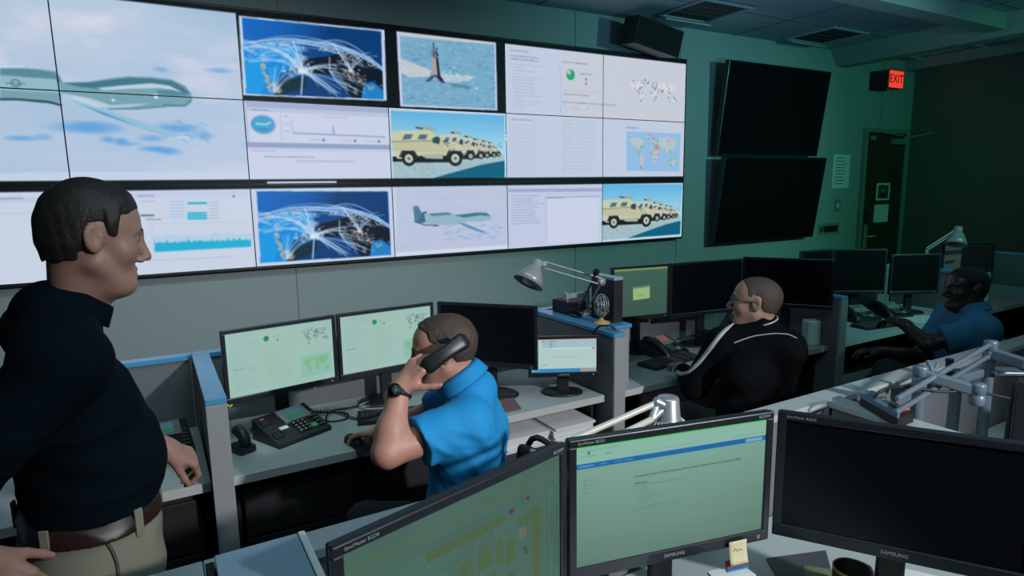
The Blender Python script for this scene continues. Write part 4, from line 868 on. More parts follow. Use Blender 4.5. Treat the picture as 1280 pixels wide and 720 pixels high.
hang('cable',M_cable,'black cable looping on the worktop behind the caller telephone','cable',[(.60,2.95,.745),(.72,2.86,.745),(.70,2.78,.745),(.62,2.80,.745),(.66,2.88,.76),(.80,2.92,.745),(.95,2.98,.745)],.004)
hang('cable',M_gcable,'pale cables bunched under the lit monitor in front of the caller','cable',[(.78,2.95,.745),(.86,2.88,.745),(.95,2.90,.745),(.92,2.83,.745),(.84,2.84,.745),(.80,2.90,.755),(.9,2.96,.745)],.005)
hang('white_cable_end',M_white,'white cable end lying over the ledge behind the caller back','cable',[(.78,1.25,1.072),(.80,1.30,1.085),(.825,1.335,1.09),(.83,1.36,1.085)],.006)
# ------------------------------------------------------------------ lamps
def tube2(q,a,b_,off,r): 
    a=Vector(a);b_=Vector(b_);o=Vector(off); q.tube([a+o,b_+o],r,8); q.tube([a-o,b_-o],r,8)
def lampshade(q,top,bot,r0,r1,neck=.3,mi=0):
    a=Vector(top);b_=Vector(bot);d=(b_-a);L=d.length
    q.lathe([(0,0),(r0*.95,0),(r0,.004),(r0,L*neck),(r0*1.35,L*(neck+.06)),(r1*.82,L*.72),(r1,L),(r1-.004,L),(r1*.80,L*.72),(r0*.9,L*(neck+.1)),(0,L*neck)],a,d.normalized(),32,mi)
t=thing('desk_lamp','grey anglepoise desk lamp with slanted shade against the wall behind the caller','lamp',(2.11,2.83,1.0655)); bpy.context.view_layer.update()
bl=Vector(t.location); el=Vector(atd(752,352,3.12)); nk=Vector(atd(680,331,3.08))
q=MB(); q.lathe([(.05,0),(.05,.012),(.02,.02),(.012,.03)],bl); q.build('base',M_lamp,t)
q=MB(); tube2(q,bl+Vector((0,0,.03)),el,(.012,.012,0),.0045); q.build('lower_arm',M_lamp,t)
q=MB(); tube2(q,el,nk,(0,0,.016),.0045); q.build('upper_arm',M_lamp,t)
q=MB(); q.lathe([(0,-.012),(.018,-.012),(.018,.012),(0,.012)],el,(0,1,0)); q.build('joint',M_lamp,t)
q=MB(); q.lathe([(0,-.01),(.014,-.01),(.014,.01),(0,.01)],nk,(0,1,0)); q.build('joint',M_lamp,t)
q=MB(); lampshade(q,atd(674,326,3.08),atd(660,354,3.05),.026,.078,.28); q.build('shade',M_lamp,t)
q=MB(); q.lathe([(0,0),(.03,.01),(.03,.05),(0,.06)],Vector(atd(666,343,3.06)),Vector(atd(660,354,3.05))-Vector(atd(674,326,3.08))); q.build('bulb',M_white,t)
t=thing('desk_lamp','cream armed desk lamp with ribbed shade just beyond the near middle monitor','lamp',(.80,1.15,.7405)); bpy.context.view_layer.update()
q=MB(); q.lathe([(.055,0),(.055,.012),(.03,.02),(.014,.04),(.014,.30)],(.80,1.15,.7405)); q.build('base',M_lamp,t)
n1=Vector(atd(822,503,1.66)); n2=Vector(atd(815,524,1.64)); b1=Vector(atd(708,553,1.56)); b2_=Vector(atd(742,560,1.52))
q=MB(); q.tube([n1,b1],.0085,10); q.build('upper_arm',M_cream,t)
q=MB(); q.tube([n2,b2_],.0085,10); q.build('lower_arm',M_cream,t)
q=MB(); q.tube([b1,b2_],.012,10); q.tube([b2_,(.80,1.15,1.03)],.012,10); q.build('elbow',M_lamp,t)
q=MB(); q.tube([n1,n2],.010,10); q.tube([n1+Vector((-.01,0,.005)),Vector(atd(833,508,1.66))],.014,10); q.tube([n2,Vector(atd(828,512,1.66))],.010,10); q.build('shade_bracket',M_silver,t)
top=Vector(atd(835,496,1.67)); bot=Vector((top.x,top.y,top.z-.11)); q=MB()
q.lathe([(0,0),(.026,0),(.029,.004),(.034,.055),(.037,.060),(.062,.085),(.064,.11),(.060,.11),(.058,.086),(.033,.062),(0,.06)],top,(0,0,-1),36); q.build('shade',M_silver,t)
q=MB()
for k in range(30):
    u=2*PI*k/30; q.tube([top+Vector((.039*math.cos(u),.039*math.sin(u),-.062)),top+Vector((.063*math.cos(u),.063*math.sin(u),-.086))],.0018,5)
q.build('cooling_rib',M_white,t)
t=thing('desk_lamp','far anglepoise desk lamp rising in front of the dark end wall','lamp',(5.95,2.9,.7405)); bpy.context.view_layer.update()
hp=Vector(atd(1197,287,5.5)); jl=Vector(atd(1158,312,5.55)); q=MB(); q.lathe([(.06,0),(.06,.015),(.015,.03)],(5.95,2.9,.7405)); q.build('base',M_lamp,t)
q=MB(); tube2(q,(5.95,2.9,.77),jl,(.012,0,.0),.007); q.build('lower_arm',M_lamp,t); q=MB(); tube2(q,jl,hp,(0,0,.012),.007); q.build('upper_arm',M_lamp,t)
q=MB(); lampshade(q,atd(1198,284,5.5),atd(1195,306,5.48),.034,.085,.3); q.build('shade',M_lamp,t)
# ------------------------------------------------------------------ monitor arms at the right
M_arm=mat('grey arm enamel',(.19,.25,.30),.35,metal=.3)
def armthing(label,base,pts,seg):
    t=thing('articulated_mount',label,'monitor arm',(base[0],base[1],.7405)); bpy.context.view_layer.update()
    q=MB(); q.box(base[0]-.05,base[1]-.04,.7405,base[0]+.05,base[1]+.04,.755,.004); q.lathe([(.018,0),(.018,pts[0][2]-.755+.02)],(base[0],base[1],.755)); q.lathe([(0,pts[0][2]-.755+.02),(.018,pts[0][2]-.755+.02)],(base[0],base[1],.755)); q.build('post',M_arm,t)
    for a,b_,w,hh in seg:
        a=Vector(a);b_=Vector(b_);d=(b_-a);L=d.length;d.normalize();s=d.cross(Vector((0,0,1))).normalized();u=s.cross(d)
        q=MB(); q.obox((a+b_)/2,d,s,u,L/2,w/2,hh/2,.006); q.build('arm_bar',M_arm,t)
    for p in pts:
        q=MB(); q.lathe([(0,-.035),(.019,-.035),(.021,-.03),(.021,-.006),(.019,-.004),(.019,.0),(.021,.002),(.021,.028),(.019,.032),(0,.032)],p); q.build('joint',M_arm,t)
    return t
A1=atd(1150,470,1.95);A2=atd(1222,492,1.88)
armthing('nearest grey monitor arm, its broad bar sloping down to the right',(A1[0],A1[1]),[A1,A2],[(A1+np.array([0,0,.008]),A2+np.array([0,0,.008]),.030,.034)])
B1=atd(1120,507,1.80);B2=atd(1238,437,2.15);B3=atd(1285,452,2.05);B0=atd(1160,482,1.9)
dz=np.array([0,0,.020])
t=armthing('long double bar grey monitor arm reaching up to the right edge',(B2[0],B2[1]),[B2],[(B1+dz,B2+dz,.016,.014),(B1-dz,B2-dz,.016,.014),(B2+np.array([0,0,-.01]),B3+np.array([0,0,-.01]),.03,.034)])
q=MB(); q.tube([atd(1160,452,2.0),atd(1164,460,1.98),atd(1168,468,1.97)],.008,8); q.tube([atd(1172,455,2.0),atd(1165,468,1.98)],.006,8); q.build('spring_lever',M_arm,t)
C1=atd(1196,474,2.1);C2=atd(1240,462,2.2)
t=armthing('short dark grey monitor arm between the two brighter arms',(C1[0],C1[1]),[C1],[(C1,C2,.026,.03)])
q=MB(); q.tube([atd(1187,474,2.08),atd(1187,448,2.08)],.012,12); q.build('post_rod',M_blk,t)
q=MB(); q.obox(Vector(atd(1256,464,2.15)),(.8,-.6,0),(.6,.8,0),(0,0,1),.05,.035,.006,.003); q.build('arm_plate',M_arm,t)
# docking phone with red lamp in front of the arms
P=atd(1108,510,1.86); t=thing('desk_telephone','telephone with a glowing red lamp and a blue grey edge on the near divider','telephone',(P[0],P[1],PH+.0005),.0); bpy.context.view_layer.update()
ca,cb,cc,cd_=[np.array(atz(*p,PH+.02)) for p in ((1075,499),(1092,492),(1142,520),(1122,527))]
q=MB(); pts=[ca,cb,cc,cd_]; q.prism([p[:2] for p in pts],PH+.0005,PH+.030); q.build('body',M_blkm,t)
q=MB(); q.prism([ca[:2]+(cb-ca)[:2]*-.10,ca[:2]+(cb-ca)[:2]*.45,cd_[:2]+(cc-cd_)[:2]*.1,cd_[:2]-(cc-cd_)[:2]*.05],PH+.0305,PH+.045); q.build('handset',mat('blue grey plastic',(.10,.17,.25),.35),t)
q=MB(); m_=(cc*.85+cd_*.15+(ca-cd_)*.12+(cb-cc)*.05); q.box(m_[0]-.010,m_[1]-.008,PH+.0305,m_[0]+.010,m_[1]+.008,PH+.038,.002); q.build('message_lamp',M_red,t)
q=MB(); m0=cb*.72+cc*.28-(cc-cd_)*.25; q.obox(m0+np.array([0,0,.0122]),nrm_(cc-cb),nrm_(np.cross((0,0,1),cc-cb)),(0,0,1),.06,.012,.0015)
for k in range(5):
    m_=cb*.9+cc*.1+(cc-cb)*(.1+k*.14)-(cc-cd_)*.25; q.box(m_[0]-.008,m_[1]-.006,PH+.0305,m_[0]+.008,m_[1]+.006,PH+.037)
q.build('keys',M_grey,t)
hang('cable',M_cable,'black cable arching from the red lamp telephone towards the monitor arms','cable',[atd(1092,498,1.86),atd(1104,487,1.86),atd(1125,484,1.9),atd(1150,486,1.9),atd(1180,490,1.9),atd(1215,489,1.9),atd(1262,498,1.9)],.004)
t=thing('monitor','back of a dark monitor cut by the right edge of the picture','monitor',(2.22,.70,.7405)); bpy.context.view_layer.update()
Q1=atd(1266,470,1.95); q=MB(); q.obox(Vector(Q1)+Vector((.14,-.20,-.17)),Vector((.6,-.8,0)),Vector((.8,.6,0)),(0,0,1),.25,.02,.17,.015); q.build('back_cover',M_blk,t)
q=MB(); q.obox(Vector(Q1)+Vector((.10,-.23,-.17)),Vector((.6,-.8,0)),Vector((.8,.6,0)),(0,0,1),.25,.008,.172,.003); q.build('bezel',M_bezel,t)
q=MB(); q.tube([Vector(Q1)+Vector((.16,-.20,-.2)),Vector((Q1[0]+.17,Q1[1]-.2,.75))],.025); q.build('stand_neck',M_blk,t)
q=MB(); q.lathe([(.11,0),(.11,.01),(.03,.02)],(Q1[0]+.17,Q1[1]-.2,.7405)); q.build('stand_base',M_blk,t)
t=thing('cable_box','small grey adapter box with cables on the worktop below the monitor arms','adapter',(2.25,1.0,.7405)); bpy.context.view_layer.update()
q=MB(); q.box(2.20,.96,.7405,2.32,1.04,.80,.006); q.build('body',M_grey,t); q=MB(); q.tube([(2.2,1.0,.77),(2.1,1.05,.76),(2.05,1.1,.85),(2.1,1.15,.76)],.004,6,0,True,6); q.build('wire',M_cable,t)
# ------------------------------------------------------------------ things at the bottom edge, on the near worktop
phone('dark telephone lying below the near middle monitor',1.20,.80,-.45,True,lcd=(20,24,30),red=False)
def fl(name,label,cat,pts,z,m,h=.002): return flat(name,label,cat,pts,z,m,h)
fc=FR@Vector((w/2-.085,-.004,.008))
t=thing('sticky_note','cream sticky note hanging from the lower edge of the near middle monitor','note',tuple(fc)); t.rotation_euler=(0,0,math.atan2(-.112,.52))
q=MB(); q.grid(lambda u,v:(-.036+.05*u,-.004-.010*v*v,.012-.056*v),6,8); o=q.build('sheet',M_yel); o.parent=t
so=o.modifiers.new('s','SOLIDIFY'); so.thickness=.0006
q=MB(); q.tube([(-.025,-.0075,-.012),(-.018,-.0075,-.006),(-.012,-.0075,-.014),(-.006,-.0075,-.008),(.0,-.0075,-.014)],.0005,5,0,True,4); q.build('pencil_mark',M_grey).parent=t
fl('red_booklet','small booklet with red and white bands below the near middle monitor','booklet',[(906,703),(931,696),(935,705),(909,711)],.865,mat('red card',(.35,.05,.06),.5),.003)
fl('blue_card','bright blue card under the red booklet','card',[(907,708),(934,702),(936,710),(910,716)],.858,mat('blue card',(.05,.30,.55),.5),.003)
t=fl('compact_disc_case','pale device with a dark blue round emblem at the bottom edge','device',[(884,718),(925,708),(945,722),(900,735)],.85,M_white,.008)
M0=atz(1066,710,.845); t=thing('mug','black mug with a gold rim below the dark near monitor','mug',(M0[0],M0[1],.7405))
q=MB(); q.lathe([(0,0),(.038,0),(.042,.006),(.045,.10),(.0445,.104),(.042,.104),(.040,.012),(0,.010)],n=40); q.tube([(.043,0,.085),(.07,0,.082),(.078,0,.055),(.068,0,.028),(.043,0,.022)],.006,8,0,True,5); q.build('body',M_blk).parent=t
q=MB(); q.lathe([(.0448,.098),(.0456,.0985),(.0456,.1045),(.0436,.1055),(.0415,.1045),(.0415,.102)],n=40); q.build('gold_rim',mat('gold band',(.55,.42,.14),.3,metal=.8)).parent=t
fl('dark_folder','dark folder on the near worktop left of the mug','folder',[(958,700),(1032,690),(1046,740),(985,745)],.742,mat('folder',(.07,.075,.08),.5),.006)
fl('green_sheet','olive green sheet beside the mug','paper',[(1004,707),(1040,712),(1042,735),(1008,735)],.749,mat('olive paper',(.14,.19,.10),.7),.001)
fl('paper_sheet','pale sheet on the near worktop under the right monitor','paper',[(1105,705),(1180,722),(1170,745),(1103,745)],.742,M_paper,.001)
# ------------------------------------------------------------------ chairs
def chair(label,x,y,rz,seatz=.47,back=.36):
    t=thing('office_chair',label,'chair',(x,y,0),rz,None)   # +y is where the sitter faces
    q=MB(); q.box(-.24,-.24,seatz-.07,.24,.24,seatz-.005,.03); q.build('seat',M_fab).parent=t
    q=MB(); q.grid(lambda u,v:(.23*(2*u-1)*(1-.12*v*v),-.27-.02*v-.05*(1-(2*u-1)**2)+.05,seatz+.06+back*v),14,10); o=q.build('backrest',M_fab); o.parent=t; s_=o.modifiers.new('s','SOLIDIFY'); s_.thickness=.035; s_.offset=0; o.modifiers.new('b','SUBSURF').levels=1
    q=MB(); q.tube([(-.23,-.22,seatz+.07),(-.235,-.25,seatz+back*.6),(-.19,-.29,seatz+back+.07),(0,-.31,seatz+back+.085),(.19,-.29,seatz+back+.07),(.235,-.25,seatz+back*.6),(.23,-.22,seatz+.07)],.012,8,0,True,5); q.tube([(0,-.33,seatz+.2),(0,-.32,seatz+.0),(0,-.2,seatz-.085)],.02,8,0,True,4); q.build('back_frame',M_blk).parent=t
    for s in (-1,1):
        q=MB(); q.tube([(s*.22,.0,seatz-.05),(s*.28,.0,seatz-.03),(s*.29,-.02,seatz+.12),(s*.285,-.02,seatz+.19)],.014,8,0,True,4); a=q.build('armrest_support',M_blk); a.parent=t
        q=MB(); q.box(s*.285-.035,-.14,seatz+.19,s*.285+.035,.10,seatz+.22,.012); q.build('arm_pad',M_blk).parent=t
    q=MB(); q.lathe([(.028,.09),(.028,seatz-.2),(.018,seatz-.2),(.018,seatz-.07)]); q.build('column',M_blk).parent=t
    for k in range(5):
        u=2*PI*k/5+.3; q=MB(); q.tube([(0,0,.10),(.14*math.cos(u),.14*math.sin(u),.095),(.28*math.cos(u),.28*math.sin(u),.07)],[.025,.02,.014],8,0,True,3); l=q.build('base_leg',M_blk); l.parent=t
        q=MB(); q.lathe([(0,-.022),(.03,-.02),(.03,.02),(0,.022)],(.28*math.cos(u),.28*math.sin(u),.031),(-math.sin(u),math.cos(u),0),16); c_=q.build('caster',M_blkm); c_.parent=l
    return t
# ------------------------------------------------------------------ people: smooth bodies grown from distance fields
def V3(*a): return np.array(a,float)
def nrm(v): v=np.array(v,float); return v/np.linalg.norm(v)
def f_cap(a,b,ra,rb):
    a=np.array(a,float);b=np.array(b,float);ab=b-a;L=max((ab**2).sum(),1e-9)
    def f(P):
        t=np.clip(((P-a)@ab)/L,0,1); return np.linalg.norm(P-a-t[:,None]*ab,axis=1)-(ra+(rb-ra)*t)
    return f
def f_ell(c,r,R=None):
    c=np.array(c,float);r=np.array(r,float)
    def f(P):
        q=P-c
        if R is not None: q=q@R
        k0=np.linalg.norm(q/r,axis=1)+1e-9;k1=np.linalg.norm(q/(r*r),axis=1)+1e-9
        return k0*(k0-1)/k1
    return f
class SDF:
    def __init__(s): s.ops=[]; s.disp=None
    def add(s,f,k=.02): s.ops.append((0,f,k)); return s
    def sub(s,f,k=.01): s.ops.append((1,f,k)); return s
    def cut(s,f): s.ops.append((2,f,0)); return s
    def cap(s,a,b,ra,rb=None,k=.02): return s.add(f_cap(a,b,ra,ra if rb is None else rb),k)
    def __call__(s,P):
        d=np.full(len(P),1e3)
        for o,f,k in s.ops:
            e=f(P)
            if o==0:
                h=np.clip(.5+.5*(d-e)/k,0,1); d=np.where(d>50,e,d*(1-h)+e*h-k*h*(1-h))
            elif o==1:
                h=np.clip(.5-.5*(d+e)/k,0,1); d=d*(1-h)+(-e)*h+k*h*(1-h)
            else: d=np.maximum(d,e)
        if s.disp is not None: d=d+s.disp(P)
        return d
def surfnet(f,lo,hi,h):
    lo=np.array(lo,float);hi=np.array(hi,float); B=8
    nb=np.ceil((hi-lo)/(h*B)).astype(int); n=nb*B
    g=np.stack(np.meshgrid(*[np.arange(k) for k in nb],indexing='ij'),-1).reshape(-1,3)
    cen=lo+(g*B+(B-1)/2)*h; dc=f(cen); rad=h*B*.87*1.6
    V=np.empty(nb*B,np.float32); sgn=np.where(dc<0,-1.,1.).reshape(nb); V[:]=np.repeat(np.repeat(np.repeat(sgn,B,0),B,1),B,2)
    act=g[np.abs(dc)<rad]; loc=np.stack(np.meshgrid(*[np.arange(B)]*3,indexing='ij'),-1).reshape(-1,3)
    for i in range(0,len(act),400):
        idx=(act[i:i+400,None,:]*B+loc[None]).reshape(-1,3); V[idx[:,0],idx[:,1],idx[:,2]]=f(lo+idx*h)
    S_=V<0; a=S_[:-1,:-1,:-1]; mn=a.copy();mx=a.copy()
    for dx in (0,1):
        for dy in (0,1):
            for dz in (0,1):
                q=S_[dx:n[0]-1+dx,dy:n[1]-1+dy,dz:n[2]-1+dz]; mn=mn&q; mx=mx|q
    cell=np.argwhere(mx&~mn); cid=np.full(mx.shape,-1,np.int64); cid[cell[:,0],cell[:,1],cell[:,2]]=np.arange(len(cell))
    acc=np.zeros((len(cell),3));cnt=np.zeros(len(cell)); cs=[(x,y,z) for x in (0,1) for y in (0,1) for z in (0,1)]
    for p in cs:
        for ax in range(3):
            if p[ax]==1: continue
            q=list(p); q[ax]=1; p_=np.array(p);q_=np.array(q)
            va=V[tuple((cell+p_).T)];vb=V[tuple((cell+q_).T)]; m=(va<0)!=(vb<0); t=np.where(m,va/np.where(m,va-vb,1),0)
            pos=p_+t[:,None]*(q_-p_); acc+=pos*m[:,None]; cnt+=m
    vert=lo+(cell+acc/cnt[:,None])*h
    faces=[]
    for ax in range(3):
        u,v=[(1,2),(2,0),(0,1)][ax]; sl=[slice(1,-1)]*3; sl[ax]=slice(0,-1)
        A=S_[tuple(sl)]; sl2=list(sl); sl2[ax]=slice(1,None); Bq=S_[tuple(sl2)]
        e=np.argwhere(A!=Bq); fl=A[tuple(e.T)]
        off=np.array([1,1,1]); off[ax]=0; e=e+off
        def gc(du,dv): q=e.copy(); q[:,u]+=du; q[:,v]+=dv; return cid[tuple(q.T)]
        Q=np.stack([gc(-1,-1),gc(0,-1),gc(0,0),gc(-1,0)],1); Q[~fl]=Q[~fl][:,::-1]; faces.append(Q)
    F=np.concatenate(faces); F=F[(F>=0).all(1)]
    return vert,F
def sdf_mesh(name,f,lo,hi,h,mats,parent,matfn=None,smooth=2):
    V,F=surfnet(f,lo,hi,h)
    for _ in range(smooth):   # light relaxing
        s=np.zeros_like(V);c=np.zeros(len(V))
        for i in range(4):
            a=F[:,i];b_=F[:,(i+1)%4]; np.add.at(s,a,V[b_]);np.add.at(c,a,1);np.add.at(s,b_,V[a]);np.add.at(c,b_,1)
        V=V*.5+.5*s/np.maximum(c,1)[:,None]
    me=bpy.data.meshes.new(name); me.vertices.add(len(V)); me.vertices.foreach_set('co',V.ravel()); n=len(F)
    me.loops.add(n*4); me.loops.foreach_set('vertex_index',F.ravel().astype(np.int32)); me.polygons.add(n); me.polygons.foreach_set('loop_start',(np.arange(n)*4).astype(np.int32))
    me.update(calc_edges=True); me.validate()
    for m in (mats if isinstance(mats,(list,tuple)) else [mats]): me.materials.append(m)
    me.polygons.foreach_set('use_smooth',np.ones(len(me.polygons),bool))
    if matfn is not None and len(me.polygons)==n: me.polygons.foreach_set('material_index',matfn(V[F].mean(1)).astype(np.int32))
    o=bpy.data.objects.new(name,me); C.objects.link(o); o.parent=parent; o.matrix_parent_inverse=parent_world(parent).inverted(); return o
def folds(amp,freq,seed,direction=None):
    r=np.random.RandomState(seed); K=r.randn(5,3)*freq; 
    if direction is not None: K+=np.array(direction)*freq*1.2
    ph=r.rand(5)*6.3; W=r.randn(3,3)*freq*.35
    def f(P):
        w=np.sin(P@W.T+1.)*1.3; d=0
        for k,p_ in zip(K,ph): d=d+np.sin(P@k+p_+w.sum(1))
        return amp*np.abs(d/5)*1.6-amp*.5
    return f
class Frame:
    def __init__(s,o,fwd_,up_=(0,0,1),scale=1.,sy=1.):
        s.sy=sy; s.o=np.array(o,float); f=nrm(fwd_); r=nrm(np.cross(f,up_)); u=np.cross(r,f); s.R=np.stack([r,f,u],1); s.s=scale
    def W(s,*p): return s.o+s.R@(np.array(p,float)*s.s*V3(1,s.sy,1))
    def local(s,P): return ((P-s.o)@s.R)/s.s/V3(1,s.sy,1)
def head_prims(S_,H,jowl=0.):
    k=H.s; R=H.R
    def ell(c,r,kk=.02): S_.add(f_ell(H.W(*c),np.array(r)*k*V3(1,H.sy,1),R),kk)
    def cap(a,b,ra,rb,kk=.02): S_.cap(H.W(*a),H.W(*b),ra*k,rb*k,kk)
    ell((0,-.014,.030),(.077,.103,.088)); ell((0,.038,.030),(.064,.058,.062),.03); ell((0,.034,-.035),(.060,.056,.082),.03)
    for s in (-1,1):
        cap((s*.054,-.004,-.055),(s*.028,.058,-.102),.020,.018,.025); ell((s*.042,.060,-.030),(.024,.024,.024),.025)
        cap((s*.040,.080,.018),(s*.010,.095,.013),.010,.009,.012)
    ell((0,.072,-.104),(.026,.022,.020),.02)
    if jowl: ell((0,.03,-.110),(.045,.045,.022+jowl),.03)
    for s in (-1,1): S_.sub(f_ell(H.W(s*.033,.104,-.003),V3(.020,.018,.013)*k,R),.014)
    for s in (-1,1): S_.add(f_ell(H.W(s*.031,.0805,-.003),V3(.0145,.0125,.0125)*k,R),.004)
    cap((0,.088,.012),(0,.116,-.042),.0100,.0108,.014)
    for s in (-1,1): ell((s*.0115,.100,-.049),(.009,.011,.0075),.006)
    ell((0,.0865,-.070),(.023,.0095,.0055),.009); ell((0,.0850,-.0830),(.020,.010,.0065),.009)
    S_.sub(f_ell(H.W(0,.101,-.0765),V3(.023,.008,.0016)*k,R),.003)
    for s in (-1,1):
        a=nrm(R@V3(s*.35,-.25,.0)); Re=np.stack([nrm(R@V3(1,s*.35,0)),nrm(np.cross(R@V3(0,-.2,1),R@V3(1,s*.35,0))),nrm(R@V3(0,-.2,1))],1)
        S_.add(f_ell(H.W(s*.081,-.010,-.001),V3(.0075,.0195,.033)*k,Re),.006); S_.sub(f_ell(H.W(s*.0905,-.006,.003),V3(.0075,.0115,.021)*k,Re),.004); S_.cap(H.W(s*.078,.006,-.008),H.W(s*.080,.008,.004),.0045*k,.0045*k,.004)
def hand_prims(S_,W,d,n,s,curl,thumb=(.75,.35,.5),k=1.,spread=.08,L=(.95,1.05,1.,.8)):
    'W wrist, d to the knuckles, n out of the palm, s towards the thumb; curl per finger in radians per joint'
    d=nrm(d); n=nrm(np.array(n)-d*np.dot(n,d)); s=nrm(np.array(s)-d*np.dot(s,d)-n*np.dot(s,n)); W=np.array(W,float)
    kn=[]
    for i,o in enumerate((.030,.010,-.010,-.028)):
        a=W+s*o*.55*k+d*.008*k; b_=W+s*o*k+d*(.088-.004*abs(i-1.2))*k-n*.003*k; kn.append(b_); S_.cap(a,b_,.0155*k,.0115*k,.012)
    S_.cap(W-d*.03*k,W+d*.02*k,.026*k,.024*k,.015); S_.cap(W+s*.018*k+d*.02*k+n*.006*k,W+s*.030*k+d*.045*k+n*.010*k,.016*k,.013*k,.012)
    for i,b_ in enumerate(kn):
        ang=0; p=b_; dd=nrm(d+s*(1.3-i)*spread)
        for j,(l,ra,rb) in enumerate(((.042,.0092,.0084),(.026,.0084,.0076),(.021,.0076,.0066))):
            ang+=curl[i][j]; q=p+(dd*math.cos(ang)+n*math.sin(ang))*l*L[i]*k; S_.cap(p,q,ra*k,rb*k,.0028 if j else .006); p=q
    p=W+s*.026*k+d*.022*k+n*.006*k; td=nrm(d*math.cos(thumb[0])+s*math.sin(thumb[0])+n*thumb[1])
    q=p+td*.040*k; S_.cap(p,q,.0125*k,.0105*k,.008); td2=nrm(td+d*thumb[2]*.5+n*thumb[2]*.3); r_q=q+td2*.030*k; S_.cap(q,r_q,.0102*k,.0092*k,.004); S_.cap(r_q,r_q+nrm(td2+d*.2)*.022*k,.0092*k,.0072*k,.004)
def hairline_std(y,x,lo):
    ys=[-.13,-.045,-.030,-.022,.012,.020,.042,.048,.066,.085,.12]; zs=[-.055,-.050,-.030,.030,.034,.0,.004,.050,.056,.066,.066]
    return np.interp(y,ys,zs)+lo
def mk_skin(name,c,rough=.5):
    m=mat(name,c,rough,noise=.10,bump=.12,scale=120); b_=m.node_tree.nodes['Principled BSDF']; b_.inputs['Subsurface Weight'].default_value=.12; b_.inputs['Subsurface Radius'].default_value=(.012,.005,.003); b_.inputs['Subsurface Scale'].default_value=1.; return m
SK=mk_skin('skin',(.60,.29,.21)); SK0=mk_skin('fair skin',(.39,.215,.165)); SK2=mk_skin('tan skin',(.40,.235,.17)); SK3=mk_skin('dark brown skin',(.055,.032,.024),.4)
LIP=mat('lips',(.46,.20,.16),.55); LIP3=mat('dark lips',(.09,.04,.035),.45)
HA=mat('dark brown hair',(.020,.017,.015),.6,noise=.5,bump=1.,scale=160); HB=mat('brown hair',(.075,.050,.036),.65,noise=.5,bump=1.,scale=160); HC=mat('stubble hair',(.075,.055,.046),.7,noise=.4,bump=.4,scale=300); HD=mat('black hair',(.008,.007,.007),.8,noise=.3,bump=1.,scale=260)
EYE=mat('eye white',(.34,.31,.29),.3); IRI=mat('iris',(.04,.03,.02),.2)
def add_head_parts(P,H,skin,hairmat,hair_t=.007,hl=hairline_std,lo=0.,brow=None,noise=.0,front=None,h=.003,ear=True,eyem=None):
    'hair, eyes, eyebrows for the head frame H'
    Sk=SDF(); k=H.s; R=H.R
    Sk.add(f_ell(H.W(0,-.014,.030),V3(.077,.103*H.sy,.088)*k,R),.02); Sk.add(f_ell(H.W(0,.038,.030),V3(.064,.058*H.sy,.062)*k,R),.03); Sk.cap(H.W(0,-.035,-.02),H.W(0,-.045,-.09),.062*k,.058*k,.03)
    rr=np.random.RandomState(3); K=rr.randn(4,3)*160; K2=rr.randn(4,3)*60
    def f(Q):
        L=H.local(Q); wob=.0015*np.sin(L[:,1]*310+3*np.sin(L[:,0]*90))+.002*np.sin(L[:,1]*130+L[:,0]*170); z=hl(L[:,1],L[:,0],lo)+wob; d=Sk(Q)-hair_t*k*np.clip(.12+(L[:,2]-z)/.035,.08,1.2)
        if front is not None: d=d-front(L)
        if noise: d=d+noise*np.sin(Q@K.T).sum(1)*.25+noise*np.sin(Q@K2.T).sum(1)*.35
        e=(z-L[:,2])*.8; hh=np.clip(.5-.5*(d-e)/.006,0,1); d=d*(1-hh)+e*hh+.006*hh*(1-hh)
        ins=-(Sk(Q)+.006*k); return np.maximum(d,ins)
    c=H.o; sdf_mesh('hair',f,c-.17*k,c+.17*k,h,hairmat,P,smooth=1)
    for s in (-1,1):
        q=MB(); q.lathe([(0,-.0125*k)]+[(.0128*k*math.sin(a),-.0128*k*math.cos(a)) for a in np.linspace(.2,2.95,9)]+[(0,.0128*k)],H.W(s*.031,.0800,-.003),R@V3(0,1,0),16); e=q.build('eye',eyem or EYE,P)
        q=MB(); q.lathe([(0,.0136*k),(.0055*k,.0124*k),(.0058*k,.0115*k)],H.W(s*.031,.0800,-.003),R@V3(s*-.05,1,0),16); q.build('iris',IRI,e)
        q=MB(); q.tube([H.W(s*.012,.1015,.015),H.W(s*.028,.098,.0205),H.W(s*.046,.083,.017)],[.0035*k,.004*k,.0022*k],8,0,True,4); q.build('eyebrow',brow or hairmat,P)
def lipfn(H):
    def f(c):
        L=H.local(c); return ((np.abs(L[:,0])<.024*(1-.0*L[:,0]))&(L[:,1]>.078)&(((L[:,2]+.0765)/.0105)**2+(L[:,0]/.023)**2<1)).astype(int)
    return f
def collar(P,N,axis,fwd_,m,r=.070,h=.040,gap=.35,flare=.018,name='collar'):
    ax=nrm(axis); f=nrm(np.array(fwd_)-ax*np.dot(fwd_,ax)); s=np.cross(ax,f); N=np.array(N,float)
    q=MB()
    def g(u,v):
        a=gap+(2*PI-2*gap)*u; rad=(math.cos(a)*f+math.sin(a)*s); back=.5-.5*math.cos(a)
        if v<.5: t=v/.5; rr=r-.004+.0*t; z=-.01+(h+.010*back)*t
        else: t=(v-.5)/.5; rr=r-.002+flare*t+.004; z=-.01+(h+.010*back)*(1-t)+ -.016*t*(1-back*.7)
        return N+rad*rr*(1.0 if True else 1)+ax*z
    q.grid(g,40,9); o=q.build(name,m,P); so=o.modifiers.new('s','SOLIDIFY'); so.thickness=.003; so.offset=1; return o
def plane_cut(f,p,d): 
    d=nrm(d); p=np.array(p,float)
    return lambda P: np.maximum(f(P),(P-p)@d)
